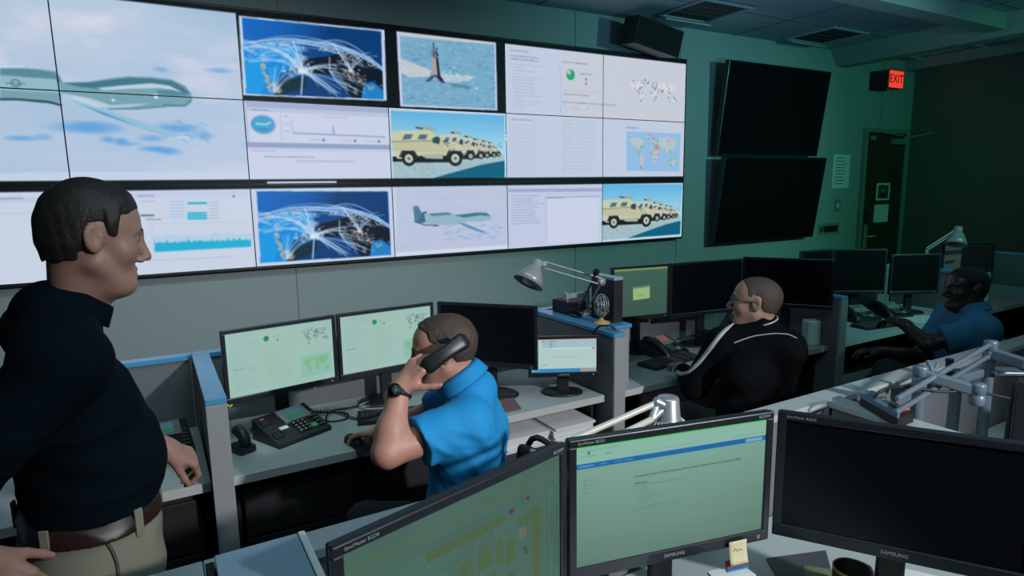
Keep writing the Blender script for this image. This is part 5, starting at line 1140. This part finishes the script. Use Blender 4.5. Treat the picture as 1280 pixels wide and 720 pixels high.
def shoe(P,ankle,dirn,m):
    d=nrm(V3(dirn[0],dirn[1],0)); a=V3(ankle[0],ankle[1],.05); S_=SDF(); S_.cap(a-d*.03,a+d*.04+V3(0,0,-.005),.042,.040,.02); S_.cap(a+d*.04,a+d*.17-V3(0,0,.015),.042,.036,.03); S_.cap(a-d*.02,a-d*.02+V3(0,0,.06),.042,.045,.02)
    S_.cut(lambda Q: .004-Q[:,2]); c=a+d*.07; sdf_mesh('shoe',S_,c-V3(.2,.2,.08),c+V3(.2,.2,.12),.008,m,P)
M_shoe=mat('black shoe leather',(.015,.013,.012),.35)
def trousers(P,hips,knees,ankles,m,rp=.13,rk=.070,ra=.058,amp=.005,belly=None,h=.008,extra=None,seed=4):
    S_=SDF(); S_.cap(hips[0],hips[1],rp,rp,.05)
    for hp,kn,an in zip(hips,knees,ankles): S_.cap(hp,kn,rp*.74,rk,.04); S_.cap(kn,an,rk,ra,.02)
    if extra: extra(S_)
    A=np.array(list(hips)+list(knees)+list(ankles)); S_.disp=folds(amp,26,seed); sdf_mesh('trousers',S_,A.min(0)-.2,A.max(0)+.2,h,m,P); return S_
def trace(T,P,rg,pxs,m,w,name,n=5):
    pts=[];nr=[]
    P2=[np.array(p,float) for p in pxs]; path=[]
    for i in range(len(P2)-1):
        for k in range(n): path.append(P2[i]+(P2[i+1]-P2[i])*k/n)
    path.append(P2[-1])
    for p in path:
        dr=ray(*p); ts=np.linspace(rg[0],rg[1],700); v=T(CAMP+ts[:,None]*dr); i=np.argmax(v<0)
        if v[i]>=0: continue
        x=CAMP+dr*ts[i]; e=np.eye(3)*.004; g=nrm([T(np.array([x+a_]))[0]-T(np.array([x-a_]))[0] for a_ in e]); pts.append(x+g*.003); nr.append(g)
    for _ in range(2): pts=[pts[0]]+[(pts[i-1]+2*pts[i]+pts[i+1])/4 for i in range(1,len(pts)-1)]+[pts[-1]]
    q=MB(); vs=[]
    for i,p in enumerate(pts):
        t_=nrm(pts[min(i+1,len(pts)-1)]-pts[max(i-1,0)]); s_=nrm(np.cross(t_,nr[i])); vs+=[p+s_*w/2-nr[i]*.002,p+nr[i]*.0015,p-s_*w/2-nr[i]*.002]
    q.add(vs,[(i*3+j,i*3+j+1,i*3+j+4,i*3+j+3) for i in range(len(pts)-1) for j in (0,1)],0,True); o=q.build(name,m,P); so=o.modifiers.new('s','SOLIDIFY'); so.thickness=.002; so.offset=0
KHD=mat('pocket seam shade',(.10,.095,.07),.9)
# ---- the standing man -------------------------------------------------------
def standing():
    P=thing('person','standing man in a dark navy polo shirt and khaki trousers at the left edge','person',(-.2,1.66,0)); bpy.context.view_layer.update()
    f=nrm((.97,.24,0)); r=np.cross(f,(0,0,1)); U=V3(0,0,1)
    H=Frame((-.106,1.655,1.690),nrm((.985,.13,-.10)),nrm((.10,.02,1)),1.0,.86)
    N=V3(-.175,1.665,1.535); shR=V3(-.205,1.665,1.455)+r*.185; shL=V3(-.185,1.665,1.455)-r*.185
    elR=V3(-.40,1.42,1.22); wrR=np.array(aty(-26,700,1.40)); elL=V3(-.13,1.87,1.16); wrL=np.array(aty(207,560,1.86))
    B=SDF(); head_prims(B,H,.004); B.cap(H.W(0,-.036,-.045),N+f*.025+V3(.0,0,.0),.056,.057,.03); B.cap(N-U*.06-f*.02,N-U*.42,.06,.08,.03); B.cap(shR-f*.02,shL-f*.02,.035,.035,.03)
    B.cap(shR,elR,.046,.040,.02); B.cap(elR,wrR,.041,.027,.015); B.cap(shL,elL,.046,.040,.02); B.cap(elL,wrL,.041,.027,.015)
    kR=np.array(aty(54,758,1.40)); hand_prims(B,wrR,kR-wrR,V3(.1,.6,-.6),V3(.4,.3,.6),[(.35,.5,.3)]*4,(.6,.3,.4))
    kL=np.array(aty(252,578,1.90)); hand_prims(B,wrL,kL-wrL,nrm(V3(-.1,.35,-.9)),nrm(V3(.25,-.9,-.35)),[(.55,.9,.5),(.6,.95,.5),(.65,.95,.5),(.7,.9,.5)],(.35,.45,.3))
    sdf_mesh('body',B,(-.62,1.25,.95),(.16,2.05,1.86),.0036,[SK0,LIP],P,lipfn(H))
    add_head_parts(P,H,SK0,HA,.0075,noise=.0012,lo=-.002)
    NV=mat('navy knit cotton',(.002,.007,.011),.95,spec=.08,noise=.15,bump=.3,scale=700)
    T=SDF()
    T.cap(V3(-.195,1.665,1.34)-r*.085,V3(-.195,1.665,1.34)+r*.085,.118,.118,.06)
    T.add(f_ell(V3(-.160,1.655,1.185),V3(.178,.145,.165),Frame((0,0,0),f).R),.06); T.cap(V3(-.185,1.665,1.06)-r*.07,V3(-.185,1.665,1.06)+r*.07,.112,.112,.05)
    T.cap(shR-r*.01,shL+r*.01,.060,.060,.05); T.cap(N-U*.03-f*.01,shR-U*.0,.062,.062,.04); T.cap(N-U*.03-f*.01,shL,.062,.062,.04); T.add(f_ell(N-U*.005-f*.03,V3(.070,.050,.048),Frame((0,0,0),f).R),.04); T.cap(N-f*.03-U*.005,shR-f*.03+U*.012,.055,.070,.04); T.cap(N-f*.03-U*.005,shL-f*.03+U*.012,.055,.070,.04)
    def sleeve(sh,el,fr,r0,r1):
        e=sh+(el-sh)*fr; T.add(plane_cut(f_cap(sh,e+nrm(el-sh)*.05,r0,r1),e,nrm(el-sh)),.02)
    sleeve(shR,elR,.80,.072,.066); sleeve(shL,elL,.80,.070,.064)
    T.cut(lambda Q: 1.099-Q[:,2])
    fo=folds(.0065,20,5,(0,0,1)); T.disp=lambda Q: fo(Q)*np.clip((1.50-Q[:,2])/.15,.15,1)
    sdf_mesh('polo_shirt',T,(-.60,1.22,.98),(.20,2.12,1.66),.0055,NV,P)
    collar(P,N+f*.022+U*.010,f*.55+U*.85,f,NV,.064,.028,.42,.011)
    KH=mat('khaki cotton',(.25,.235,.175),.85,noise=.1,bump=.3,scale=500)
    hp=(V3(-.185,1.665,.95)+r*.075,V3(-.185,1.665,.95)-r*.075)
    def ex(S_): S_.cap(V3(-.178,1.665,1.045)-r*.06,V3(-.178,1.665,1.045)+r*.06,.126,.126,.04); S_.cut(lambda Q: Q[:,2]-1.09)
    TS=trousers(P,hp,(V3(-.20,1.56,.50),V3(-.02,1.78,.52)),(V3(-.30,1.55,.10),V3(-.04,1.78,.10)),KH,.130,.085,.065,.005,extra=ex,h=.007)
    LB=mat('brown leather belt',(.030,.014,.010),.4)
    TSb=SDF(); TSb.ops=[o for o in TS.ops if o[0]!=2]; TSb.disp=TS.disp
    sdf_mesh('belt',lambda Q: np.maximum(np.maximum(TSb(Q)-.007,-(TSb(Q)+.006)),np.abs(Q[:,2]-1.082)-.021),V3(-.42,1.38,1.03),V3(.06,1.95,1.14),.0045,LB,P,smooth=1)
    for a in (-1.1,-.35,.4,1.25,2.2,3.6):
        rad=nrm(f*math.cos(a)+r*math.sin(a)); c=V3(-.178,1.665,1.078); ts=np.linspace(0,.3,200); v=TSb(c+ts[:,None]*rad); x=c+rad*ts[np.argmax(v>.007)]
        q=MB(); q.obox(x,rad,np.cross(U,rad),U,.003,.009,.031,.002); q.build('belt_loop',KH,P)
    trace(TS,P,(1.1,2.4),[(118,664),(130,674),(140,688),(146,704),(148,722)],KHD,.006,'pocket_seam')
    d_=nrm(elR-wrR); q=MB(); q.lathe([(.029,0),(.033,.002),(.034,.010),(.033,.022),(.029,.024)],wrR+d_*.012,d_); q.build('wristwatch',mat('grey green watch band',(.10,.13,.13),.4),P)
    for an,dr in ((V3(-.30,1.55,0),f),(V3(-.04,1.78,0),f)): shoe(P,an,dr,M_shoe)
    q=MB(); q.tube([V3(-.035,1.50,1.00)+V3(0,0,0),V3(-.02,1.49,.93),V3(-.01,1.485,.80)],.0035,6,0,True,5)
standing()
# ---- the caller in the blue polo --------------------------------------------
def caller():
    P=thing('person','seated man in a bright blue polo shirt holding a telephone handset to his ear','person',(.86,1.80,0)); bpy.context.view_layer.update()
    f=nrm((-.80,.60,0)); r=np.cross(f,(0,0,1)); l=-r; U=V3(0,0,1)
    H=Frame((.812,1.888,1.252),nrm((-.90,.44,-.08)),(-.05,.02,1),.98); N=V3(.885,1.86,1.118)
    shL=V3(.812,1.72,1.045); shR=V3(.965,1.985,1.05); elL=np.array(atd(484,566,1.86)); wrL=np.array(atd(500,485,1.925)); elR=V3(.73,2.16,.90); wrR=V3(.735,2.40,.800)
    B=SDF(); head_prims(B,H,.003); B.cap(H.W(0,-.028,-.055),N-U*.02,.059,.068,.03); B.cap(N,N-U*.42,.07,.09,.03); B.cap(shL,shR,.045,.045,.03)
    B.cap(shL,elL,.050,.045,.02); B.cap(elL+nrm(wrL-elL)*.0,elL+(wrL-elL)*.35,.044,.046,.02); B.cap(elL+(wrL-elL)*.3,wrL,.046,.029,.02); B.cap(shR,elR,.050,.042,.02); B.cap(elR,wrR,.044,.028,.02)
    Rv,Uv,Fv=CAMM
    d=nrm(.62*Rv+.76*Uv+.12*Fv); hand_prims(B,wrL,d,nrm(Fv*.75+Rv*.5-Uv*.3),nrm(.76*Rv-.62*Uv-.05*Fv),[(.5,.7,.4),(.45,.65,.4),(.5,.65,.4),(.55,.7,.4)],(.85,.25,.15),1.02,.05)
    hand_prims(B,wrR,nrm(V3(-.55,.80,-.22)),V3(-.1,-.2,-1),V3(.7,.6,.1),[(.25,.45,.3)]*4,(.5,.2,.3),1.0)
    sdf_mesh('body',B,(.40,1.48,.62),(1.16,2.60,1.42),.0036,[SK,LIP],P,lipfn(H))
    def fr(L): return .006*np.exp(-(((L[:,1]-.075)/.022)**2+((L[:,2]-.095)/.022)**2))
    def hl(y,x,lo):
        ys=[-.13,-.045,-.030,-.022,.012,.020,.036,.044,.058,.075,.12]; zs=[-.045,-.035,-.010,.034,.040,.034,.046,.070,.082,.092,.092]; return np.interp(y,ys,zs)
    add_head_parts(P,H,SK,HB,.0045,hl=hl,noise=.0012,front=fr)
    BL=mat('bright blue knit cotton',(.012,.31,.68),.8,noise=.06,bump=.25,scale=600)
    T=SDF(); 
    T.cap(V3(.875,1.835,.94)-r*.09,V3(.875,1.835,.94)+r*.09,.122,.122,.06); T.cap(V3(.858,1.815,.76)-r*.085,V3(.858,1.815,.76)+r*.085,.128,.128,.07); T.cap(V3(.87,1.80,.60)-r*.09,V3(.87,1.80,.60)+r*.09,.138,.138,.06)
    T.cap(shL,shR,.068,.068,.05); T.cap(N-U*.03-f*.01,shL,.062,.064,.04); T.cap(N-U*.03-f*.01,shR,.062,.064,.04); T.add(f_ell(N-f*.035,V3(.080,.060,.055),Frame((0,0,0),f).R),.04)
    ud=nrm(elL-shL); e=shL+ud*.165; side=np.cross(ud,U)
    T.add(plane_cut(f_cap(shL,e+ud*.06,.078,.080),e,nrm(ud-U*.12)),.03)
    ud2=nrm(elR-shR); e2=shR+ud2*.17; T.add(plane_cut(f_cap(shR,e2+ud2*.06,.076,.072),e2,ud2),.03)
    T.cut(lambda Q:.52-Q[:,2])
    fo=folds(.0065,19,12,(.3,-.6,.9)); fo2=folds(.0035,42,13,(.3,-.6,.9)); T.disp=lambda Q: (fo(Q)+fo2(Q))*np.clip((1.16-Q[:,2])/.12,.2,1)
    sdf_mesh('polo_shirt',T,(.52,1.50,.48),(1.20,2.22,1.26),.005,BL,P)
    collar(P,N+f*.022+U*.026,f*.5+U*.85,f,BL,.078,.034,.5,.016)
    TD=mat('dark blue trousers',(.020,.028,.040),.85,noise=.15,bump=.3,scale=500)
    h0=V3(.88,1.81,.56); hp=(h0+r*.09,h0-r*.09); kn=(h0+f*.44+r*.12-U*.0,h0+f*.44-r*.16); an=tuple(k+V3(0,0,-.46)+f*.03 for k in kn)
    trousers(P,hp,kn,an,TD,.135,.075,.058,seed=9)
    for a in an: shoe(P,a,f,M_shoe)
    d_=nrm(elL-wrL); q=MB(); q.lathe([(.031,0),(.0335,.001),(.034,.011),(.0335,.021),(.031,.022)],wrL+d_*.004,d_); w=q.build('wristwatch',M_blkm,P)
    wn=nrm(-Fv-Rv*.25+Uv*.1); wn=nrm(wn-d_*np.dot(wn,d_)); q=MB(); q.lathe([(0,.0),(.021,.0),(.022,.010),(.019,.014),(0,.014)],wrL+d_*.015+wn*.028,wn,24); q.lathe([(.0185,.0145),(.0205,.0145),(.0205,.016),(.0185,.016)],wrL+d_*.015+wn*.028,wn,24); q.build('watch_case',M_blk,w)
    q=MB(); q.lathe([(0,.0145),(.0165,.0148),(0,.0152)],wrL+d_*.015+wn*.028,wn,24); q.build('watch_face',mat('watch face',(.05,.09,.08),.3),w)
    return H
HC_=caller()
Rv,Uv,Fv=CAMM
pa=np.array(atd(539,454,1.925)); pb=np.array(atd(569,433,1.955)); ax_=nrm(pb-pa); nn=nrm(Fv-ax_*np.dot(Fv,ax_)); ss=np.cross(ax_,nn)
t=thing('telephone_handset','black telephone handset held against the ear of the caller','telephone',tuple((pa+pb)/2)); bpy.context.view_layer.update()
q=MB(); M_=Matrix(((ax_[0],ss[0],nn[0],0),(ax_[1],ss[1],nn[1],0),(ax_[2],ss[2],nn[2],0),(0,0,0,1)))
c=(pa+pb)/2
def hs(u,v):
    a=2*PI*u; x=-.075+.165*v; rr=1-.10*math.cos((v-.5)*6.28)*0; e=min(1,max(0.02,(min(v,1-v)/.10)))**.5; w_=.0255*(1+.10*math.cos(2*PI*v))*(.55+.45*e); h_=.016*(.5+.5*e); ca,sa=math.cos(a),math.sin(a)
    return c+ax_*x+ss*math.copysign(abs(ca)**.7,ca)*w_+nn*(math.copysign(abs(sa)**.7,sa)*h_-.010*math.sin(PI*v))
q.grid(hs,28,22,closeu=True); q.build('shell',M_blk,t)
for e_,n_ in ((.068,'earpiece'),(-.058,'mouthpiece')):
    q=MB(); q.lathe([(0,0),(.019,0),(.021,.010),(.017,.014),(0,.014)],c+ax_*e_+nn*.006,nn); q.build(n_,M_blkm,t)
# ---- the man in the black jacket --------------------------------------------
def jacket():
    P=thing('person','seated man in a black track jacket with white stripes and glasses, seen from behind','person',(2.48,1.93,0)); bpy.context.view_layer.update()
    f=nrm((-.30,.95,0)); r=np.cross(f,(0,0,1)); U=V3(0,0,1)
    H=Frame(atd(944,377,2.98),nrm((-.60,.78,.12)),nrm((.08,-.10,1)),1.0); N=np.array(atd(951,408,3.0))
    shL=np.array(atd(903,432,3.02)); shR=np.array(atd(984,436,2.90)); elL=np.array(atd(868,483,3.06)); wrL=np.array(atd(851,459,3.26)); elR=shR+V3(.10,.10,-.25); wrR=elR+V3(-.12,.22,.02)
    B=SDF(); head_prims(B,H,.005); B.cap(H.W(0,-.028,-.055),N-U*.02,.064,.072,.03); B.cap(N,N-U*.42,.07,.09,.03); B.cap(shL,shR,.045,.045,.03); B.cap(shL,elL,.046,.042,.02); B.cap(elL,wrL,.042,.028,.02); B.cap(shR,elR,.046,.042,.02); B.cap(elR,wrR,.042,.028,.02)
    hL=np.array(atz(822,446,.775)); hand_prims(B,wrL,hL-wrL,V3(0,0,-1),V3(.8,.2,0),[(.3,.4,.2)]*4,(.5,.2,.3)); hand_prims(B,wrR,V3(-.5,.8,-.1),V3(0,0,-1),V3(-.8,-.2,0),[(.3,.4,.2)]*4,(.5,.2,.3))
    A=np.array([shL,shR,elL,wrL,hL,elR,wrR,H.o,N-U*.42]); sdf_mesh('body',B,A.min(0)-.18,A.max(0)+.18,.0045,[SK2,LIP],P,lipfn(H))
    def hl(y,x,lo):
        ys=[-.13,-.045,-.030,-.022,.012,.020,.036,.044,.058,.075,.12]; zs=[-.045,-.035,-.010,.034,.038,.022,.030,.062,.080,.095,.12]; return np.interp(y,ys,zs)
    add_head_parts(P,H,SK2,HC,.0022,hl=hl,brow=HA,h=.004)
    G=SDF(); G.add(f_ell(H.W(0,.078,-.100),V3(.034,.026,.028)),.01); 
    G.cut(lambda Q:(H.local(Q)[:,2]+.070)); sdf_mesh('beard',G,H.W(0,.07,-.09)-.07,H.W(0,.07,-.09)+.07,.004,HA,P)
    M_gl=mat('spectacle frame',(.02,.03,.05),.3)
    g=thing('x','','') if False else None
    q=MB()
    for s in (-1,1): q.tube([H.W(s*.031+.024*math.cos(a),.108-.10*abs(.031*s+.024*math.cos(a))**1.5,-.002+.018*math.sin(a)) for a in np.linspace(0,2*PI,20)],.0016,6); q.tube([H.W(s*.055,.103,.004),H.W(s*.077,.07,.006),H.W(s*.083,.0,.010),H.W(s*.083,-.012,.000),H.W(s*.080,-.022,-.012)],.0022,6,0,True,4)
    q.tube([H.W(-.008,.110,0),H.W(0,.113,.003),H.W(.008,.110,0)],.0016,6); gl=q.build('glasses',M_gl,P)
    JK=mat('black jacket fabric',(.003,.004,.005),.9,spec=.12,noise=.2,bump=.2,scale=300); WS=mat('white jacket stripe',(.48,.50,.52),.7)
    T=SDF(); mid=(shL+shR)/2; low=mid-U*.50+f*-.0
    T.cap(mid-U*.12-r*.10,mid-U*.12+r*.10,.112,.112,.06); T.cap(mid-U*.30-r*.10,mid-U*.30+r*.10,.122,.122,.06); T.cap(mid-U*.46-r*.10,mid-U*.46+r*.10,.15,.15,.06)
    T.cap(shL,shR,.078,.078,.06); T.cap(N,shL,.066,.07,.05); T.cap(N,shR,.066,.07,.05); T.cap(shL,elL,.078,.062,.03); T.cap(elL,wrL+nrm(elL-wrL)*.045,.060,.040,.03); T.cap(shR,elR,.078,.062,.03); T.cap(elR,wrR,.062,.042,.03); T.cap(N,N+nrm(H.o-N)*.045,.072,.074,.02)
    fo=folds(.006,18,21,(.2,.3,.8)); T.disp=lambda Q: fo(Q)*.9
    A=np.array([shL,shR,elL,wrL,elR,wrR,N,mid-U*.5]); sdf_mesh('jacket',T,A.min(0)-.2,A.max(0)+.2,.006,JK,P)
    def on_surf(p,dr,off=.003):
        'walk along dr from inside until the jacket surface'
        p=np.array(p,float); dr=nrm(dr); ts=np.linspace(0,.25,120); v=T(p+ts[:,None]*dr); i=np.argmax(v>0); return p+dr*(ts[i]+off)
    cam=-Fv
    def band(name,cs,dirs,w,m):
        pts=[on_surf(c_,d_) for c_,d_ in zip(cs,dirs)]; q=MB(); vs=[]
        for i,p in enumerate(pts):
            t_=nrm(pts[min(i+1,len(pts)-1)]-pts[max(i-1,0)]); nn_=nrm(dirs[i]); s_=nrm(np.cross(t_,nn_)); vs+=[p+s_*w/2-nn_*.001,p+nn_*.0015,p-s_*w/2-nn_*.001]
        fs=[(i*3+j,i*3+j+1,i*3+j+4,i*3+j+3) for i in range(len(pts)-1) for j in (0,1)]; q.add(vs,fs,0,True); o=q.build(name,m,P); so=o.modifiers.new('s','SOLIDIFY'); so.thickness=.002; so.offset=0
    trace(T,P,(2.4,3.6),[(928,400),(914,406),(903,416),(894,427),(886,438),(876,451),(868,459),(860,466),(851,468),(842,463),(838,456)],WS,.022,'sleeve_stripe')
    trace(T,P,(2.4,3.6),[(917,429),(930,424),(943,420),(967,417),(985,418),(996,423)],WS,.005,'back_piping')
    axn=nrm(H.o-N); q=MB(); ff=nrm(f-axn*np.dot(f,axn)); sd=np.cross(axn,ff); q.tube([N+axn*.028+(ff*math.cos(a)+sd*math.sin(a))*.081 for a in np.linspace(.6,2*PI-.6,30)],.0042,6); q.build('collar_piping',WS,P)
    CM=mat('grey camouflage cloth',(.16,.17,.15),.85,noise=.55,bump=.2,scale=28)
    h0=mid-U*.50; hp=(h0+r*.09,h0-r*.09); kn=(h0+f*.40+r*.14+U*.02,h0+f*.36-r*.22+U*.04); an=tuple(np.array([k[0],k[1],.1]) for k in kn)
    trousers(P,hp,kn,an,CM,.13,.078,.06,seed=3)
    for a in an: shoe(P,a,f,M_shoe)
jacket()
def far_man():
    P=thing('person','far seated man with dark skin in a blue polo shirt, at the right','person',(3.95,1.76,0)); bpy.context.view_layer.update()
    f=nrm((-.75,.66,0)); r=np.cross(f,(0,0,1)); U=V3(0,0,1)
    H=Frame(atd(1207,360,3.55),nrm((-.86,.50,.06)),(0,0,1),1.02); N=np.array(atd(1214,388,3.55))-U*.01
    shL=N+V3(-.10,-.10,-.06)*1.1; shR=N+V3(.10,.14,-.06)*1.1; elL=np.array(atd(1160,430,3.50)); wrL=np.array(atd(1128,404,3.62)); elR=shR+f*.15-U*.24; wrR=elR+f*.22+V3(-.05,-.03,.03)
    B=SDF(); head_prims(B,H,.006); B.cap(H.W(0,-.028,-.055),N-U*.02,.064,.072,.03); B.cap(N,N-U*.4,.07,.09,.03); B.cap(shL,shR,.045,.045,.03); B.cap(shL,elL,.05,.044,.02); B.cap(elL,wrL,.044,.029,.02); B.cap(shR,elR,.05,.044,.02); B.cap(elR,wrR,.044,.029,.02)
    hL=np.array(atd(1106,400,3.72)); hand_prims(B,wrL,hL-wrL,V3(0,0,-1),V3(.6,.5,0),[(.4,.5,.3)]*4,(.5,.2,.3)); hand_prims(B,wrR,f,V3(0,0,-1),V3(-.6,-.5,0),[(.4,.5,.3)]*4,(.5,.2,.3))
    A=np.array([shL,shR,elL,wrL,hL,elR,wrR,H.o,N-U*.4]); sdf_mesh('body',B,A.min(0)-.18,A.max(0)+.18,.005,[SK3,LIP3],P,lipfn(H))
    add_head_parts(P,H,SK3,HD,.003,h=.0045,eyem=mat('shaded eye white',(.22,.2,.19),.3))
    BL=mat('mid blue knit cotton',(.035,.19,.33),.8,noise=.06,bump=.25,scale=600)
    T=SDF(); c0=N-U*.20-f*.01; c1=N-U*.40; 
    T.cap(c0-r*.10,c0+r*.10,.135,.135,.07); T.cap(c1-r*.09,c1+r*.09,.145,.145,.07); c2=N-U*.54+f*.01; T.cap(c2-r*.09,c2+r*.09,.145,.145,.07); T.cap(shL,shR,.075,.075,.05); T.cap(N,shL,.066,.07,.05); T.cap(N,shR,.066,.07,.05)
    for sh,el in ((shL,elL),(shR,elR)): ud=nrm(el-sh); e=sh+ud*.19; T.add(plane_cut(f_cap(sh,e+ud*.06,.080,.080),e,ud),.03)
    T.disp=folds(.006,20,31,(.2,.3,.8)); A=np.array([shL,shR,c2,N,elL,elR]); sdf_mesh('polo_shirt',T,A.min(0)-.2,A.max(0)+.2,.0065,BL,P)
    collar(P,N+V3(0,0,.02),H.W(0,-.03,-.05)-N,f,BL,.076,.034,.5,.016)
    DT=mat('dark grey trousers',(.022,.024,.026),.85,noise=.15,bump=.3,scale=500)
    h0=N-U*.56; h0[2]=.57; hp=(h0+r*.09,h0-r*.09); kn=(h0+f*.40+r*.10+U*.0,h0+f*.42-r*.06+U*.12); an=(np.array([kn[0][0],kn[0][1],.1]),np.array([kn[1][0],kn[1][1],.1])+f*.16)
    trousers(P,hp,kn,an,DT,.135,.080,.06,seed=7)
    for a in an: shoe(P,a,f,M_shoe)
far_man()
def rz_of(f): return math.atan2(f[1],f[0])-PI/2
chair('black office chair of the caller, backrest behind the bright blue polo',.885,1.80,rz_of((-.99,.12)),.46,.30)
chair('black office chair of the man in the track jacket',2.50,1.90,rz_of((-.30,.95)),.43,.26)
chair('black office chair of the far man in the blue polo',3.97,1.76,rz_of((-.75,.66)),.45,.26)
# ------------------------------------------------------------------ light
def area(name,loc,tgt,size,power,col,spread=None,sizey=None):
    l=bpy.data.lights.new(name,'AREA'); l.energy=power; l.color=col; l.size=size
    if sizey: l.shape='RECTANGLE'; l.size_y=sizey
    if spread: l.spread=spread
    o=bpy.data.objects.new(name,l); C.objects.link(o); o.location=loc; d=Vector(tgt)-Vector(loc); o.rotation_euler=d.to_track_quat('-Z','Y').to_euler(); return o
def spot(name,loc,tgt,power,col,ang=60,blend=.5,rad=.08):
    l=bpy.data.lights.new(name,'SPOT'); l.energy=power; l.color=col; l.spot_size=math.radians(ang); l.spot_blend=blend; l.shadow_soft_size=rad
    o=bpy.data.objects.new(name,l); C.objects.link(o); o.location=loc; d=Vector(tgt)-Vector(loc); o.rotation_euler=d.to_track_quat('-Z','Y').to_euler(); return o
spot('key_lamp',(2.3,-2.5,2.95),(1.2,2.2,.8),690,(.93,.95,1.0),50,.9,.10)
spot('green_lamp',(6.3,.2,2.5),(7.5,4.75,1.9),95,(.06,1.0,.45),62,.9,.06)
spot('wall_lamp',(5.2,.0,2.6),(4.6,4.75,1.6),215,(.30,1.0,.82),72,.95,.06)
area('wall_wash_fill',(.4,2.2,3.15),(.6,4.75,1.0),1.6,12,(.70,.93,1.0),math.radians(110),.5)  # unseen fill light, added to brighten the left of the back wall
area('overhead_fill',(.9,.6,3.2),(.9,1.1,0),1.6,20,(.55,.88,1.0))  # unseen overhead fill, added to lift the level on the desks
area('overhead_fill',(5.0,1.0,3.2),(5.0,1.6,0),1.4,4.5,(.5,.85,1.0))  # second added overhead fill without a fixture, for the right-hand stations
spot('blue_lamp',(3.6,1.0,2.0),(4.4,2.2,3.3),100,(.22,.66,1.0),120,.9,.2)
w=bpy.data.worlds.new('world'); bpy.context.scene.world=w; w.use_nodes=True; w.node_tree.nodes['Background'].inputs[0].default_value=(.01,.012,.014,1)
v=bpy.context.scene.view_settings; v.view_transform='Standard'; v.look='None'; v.gamma=1; v.exposure=0; v.use_curve_mapping=False
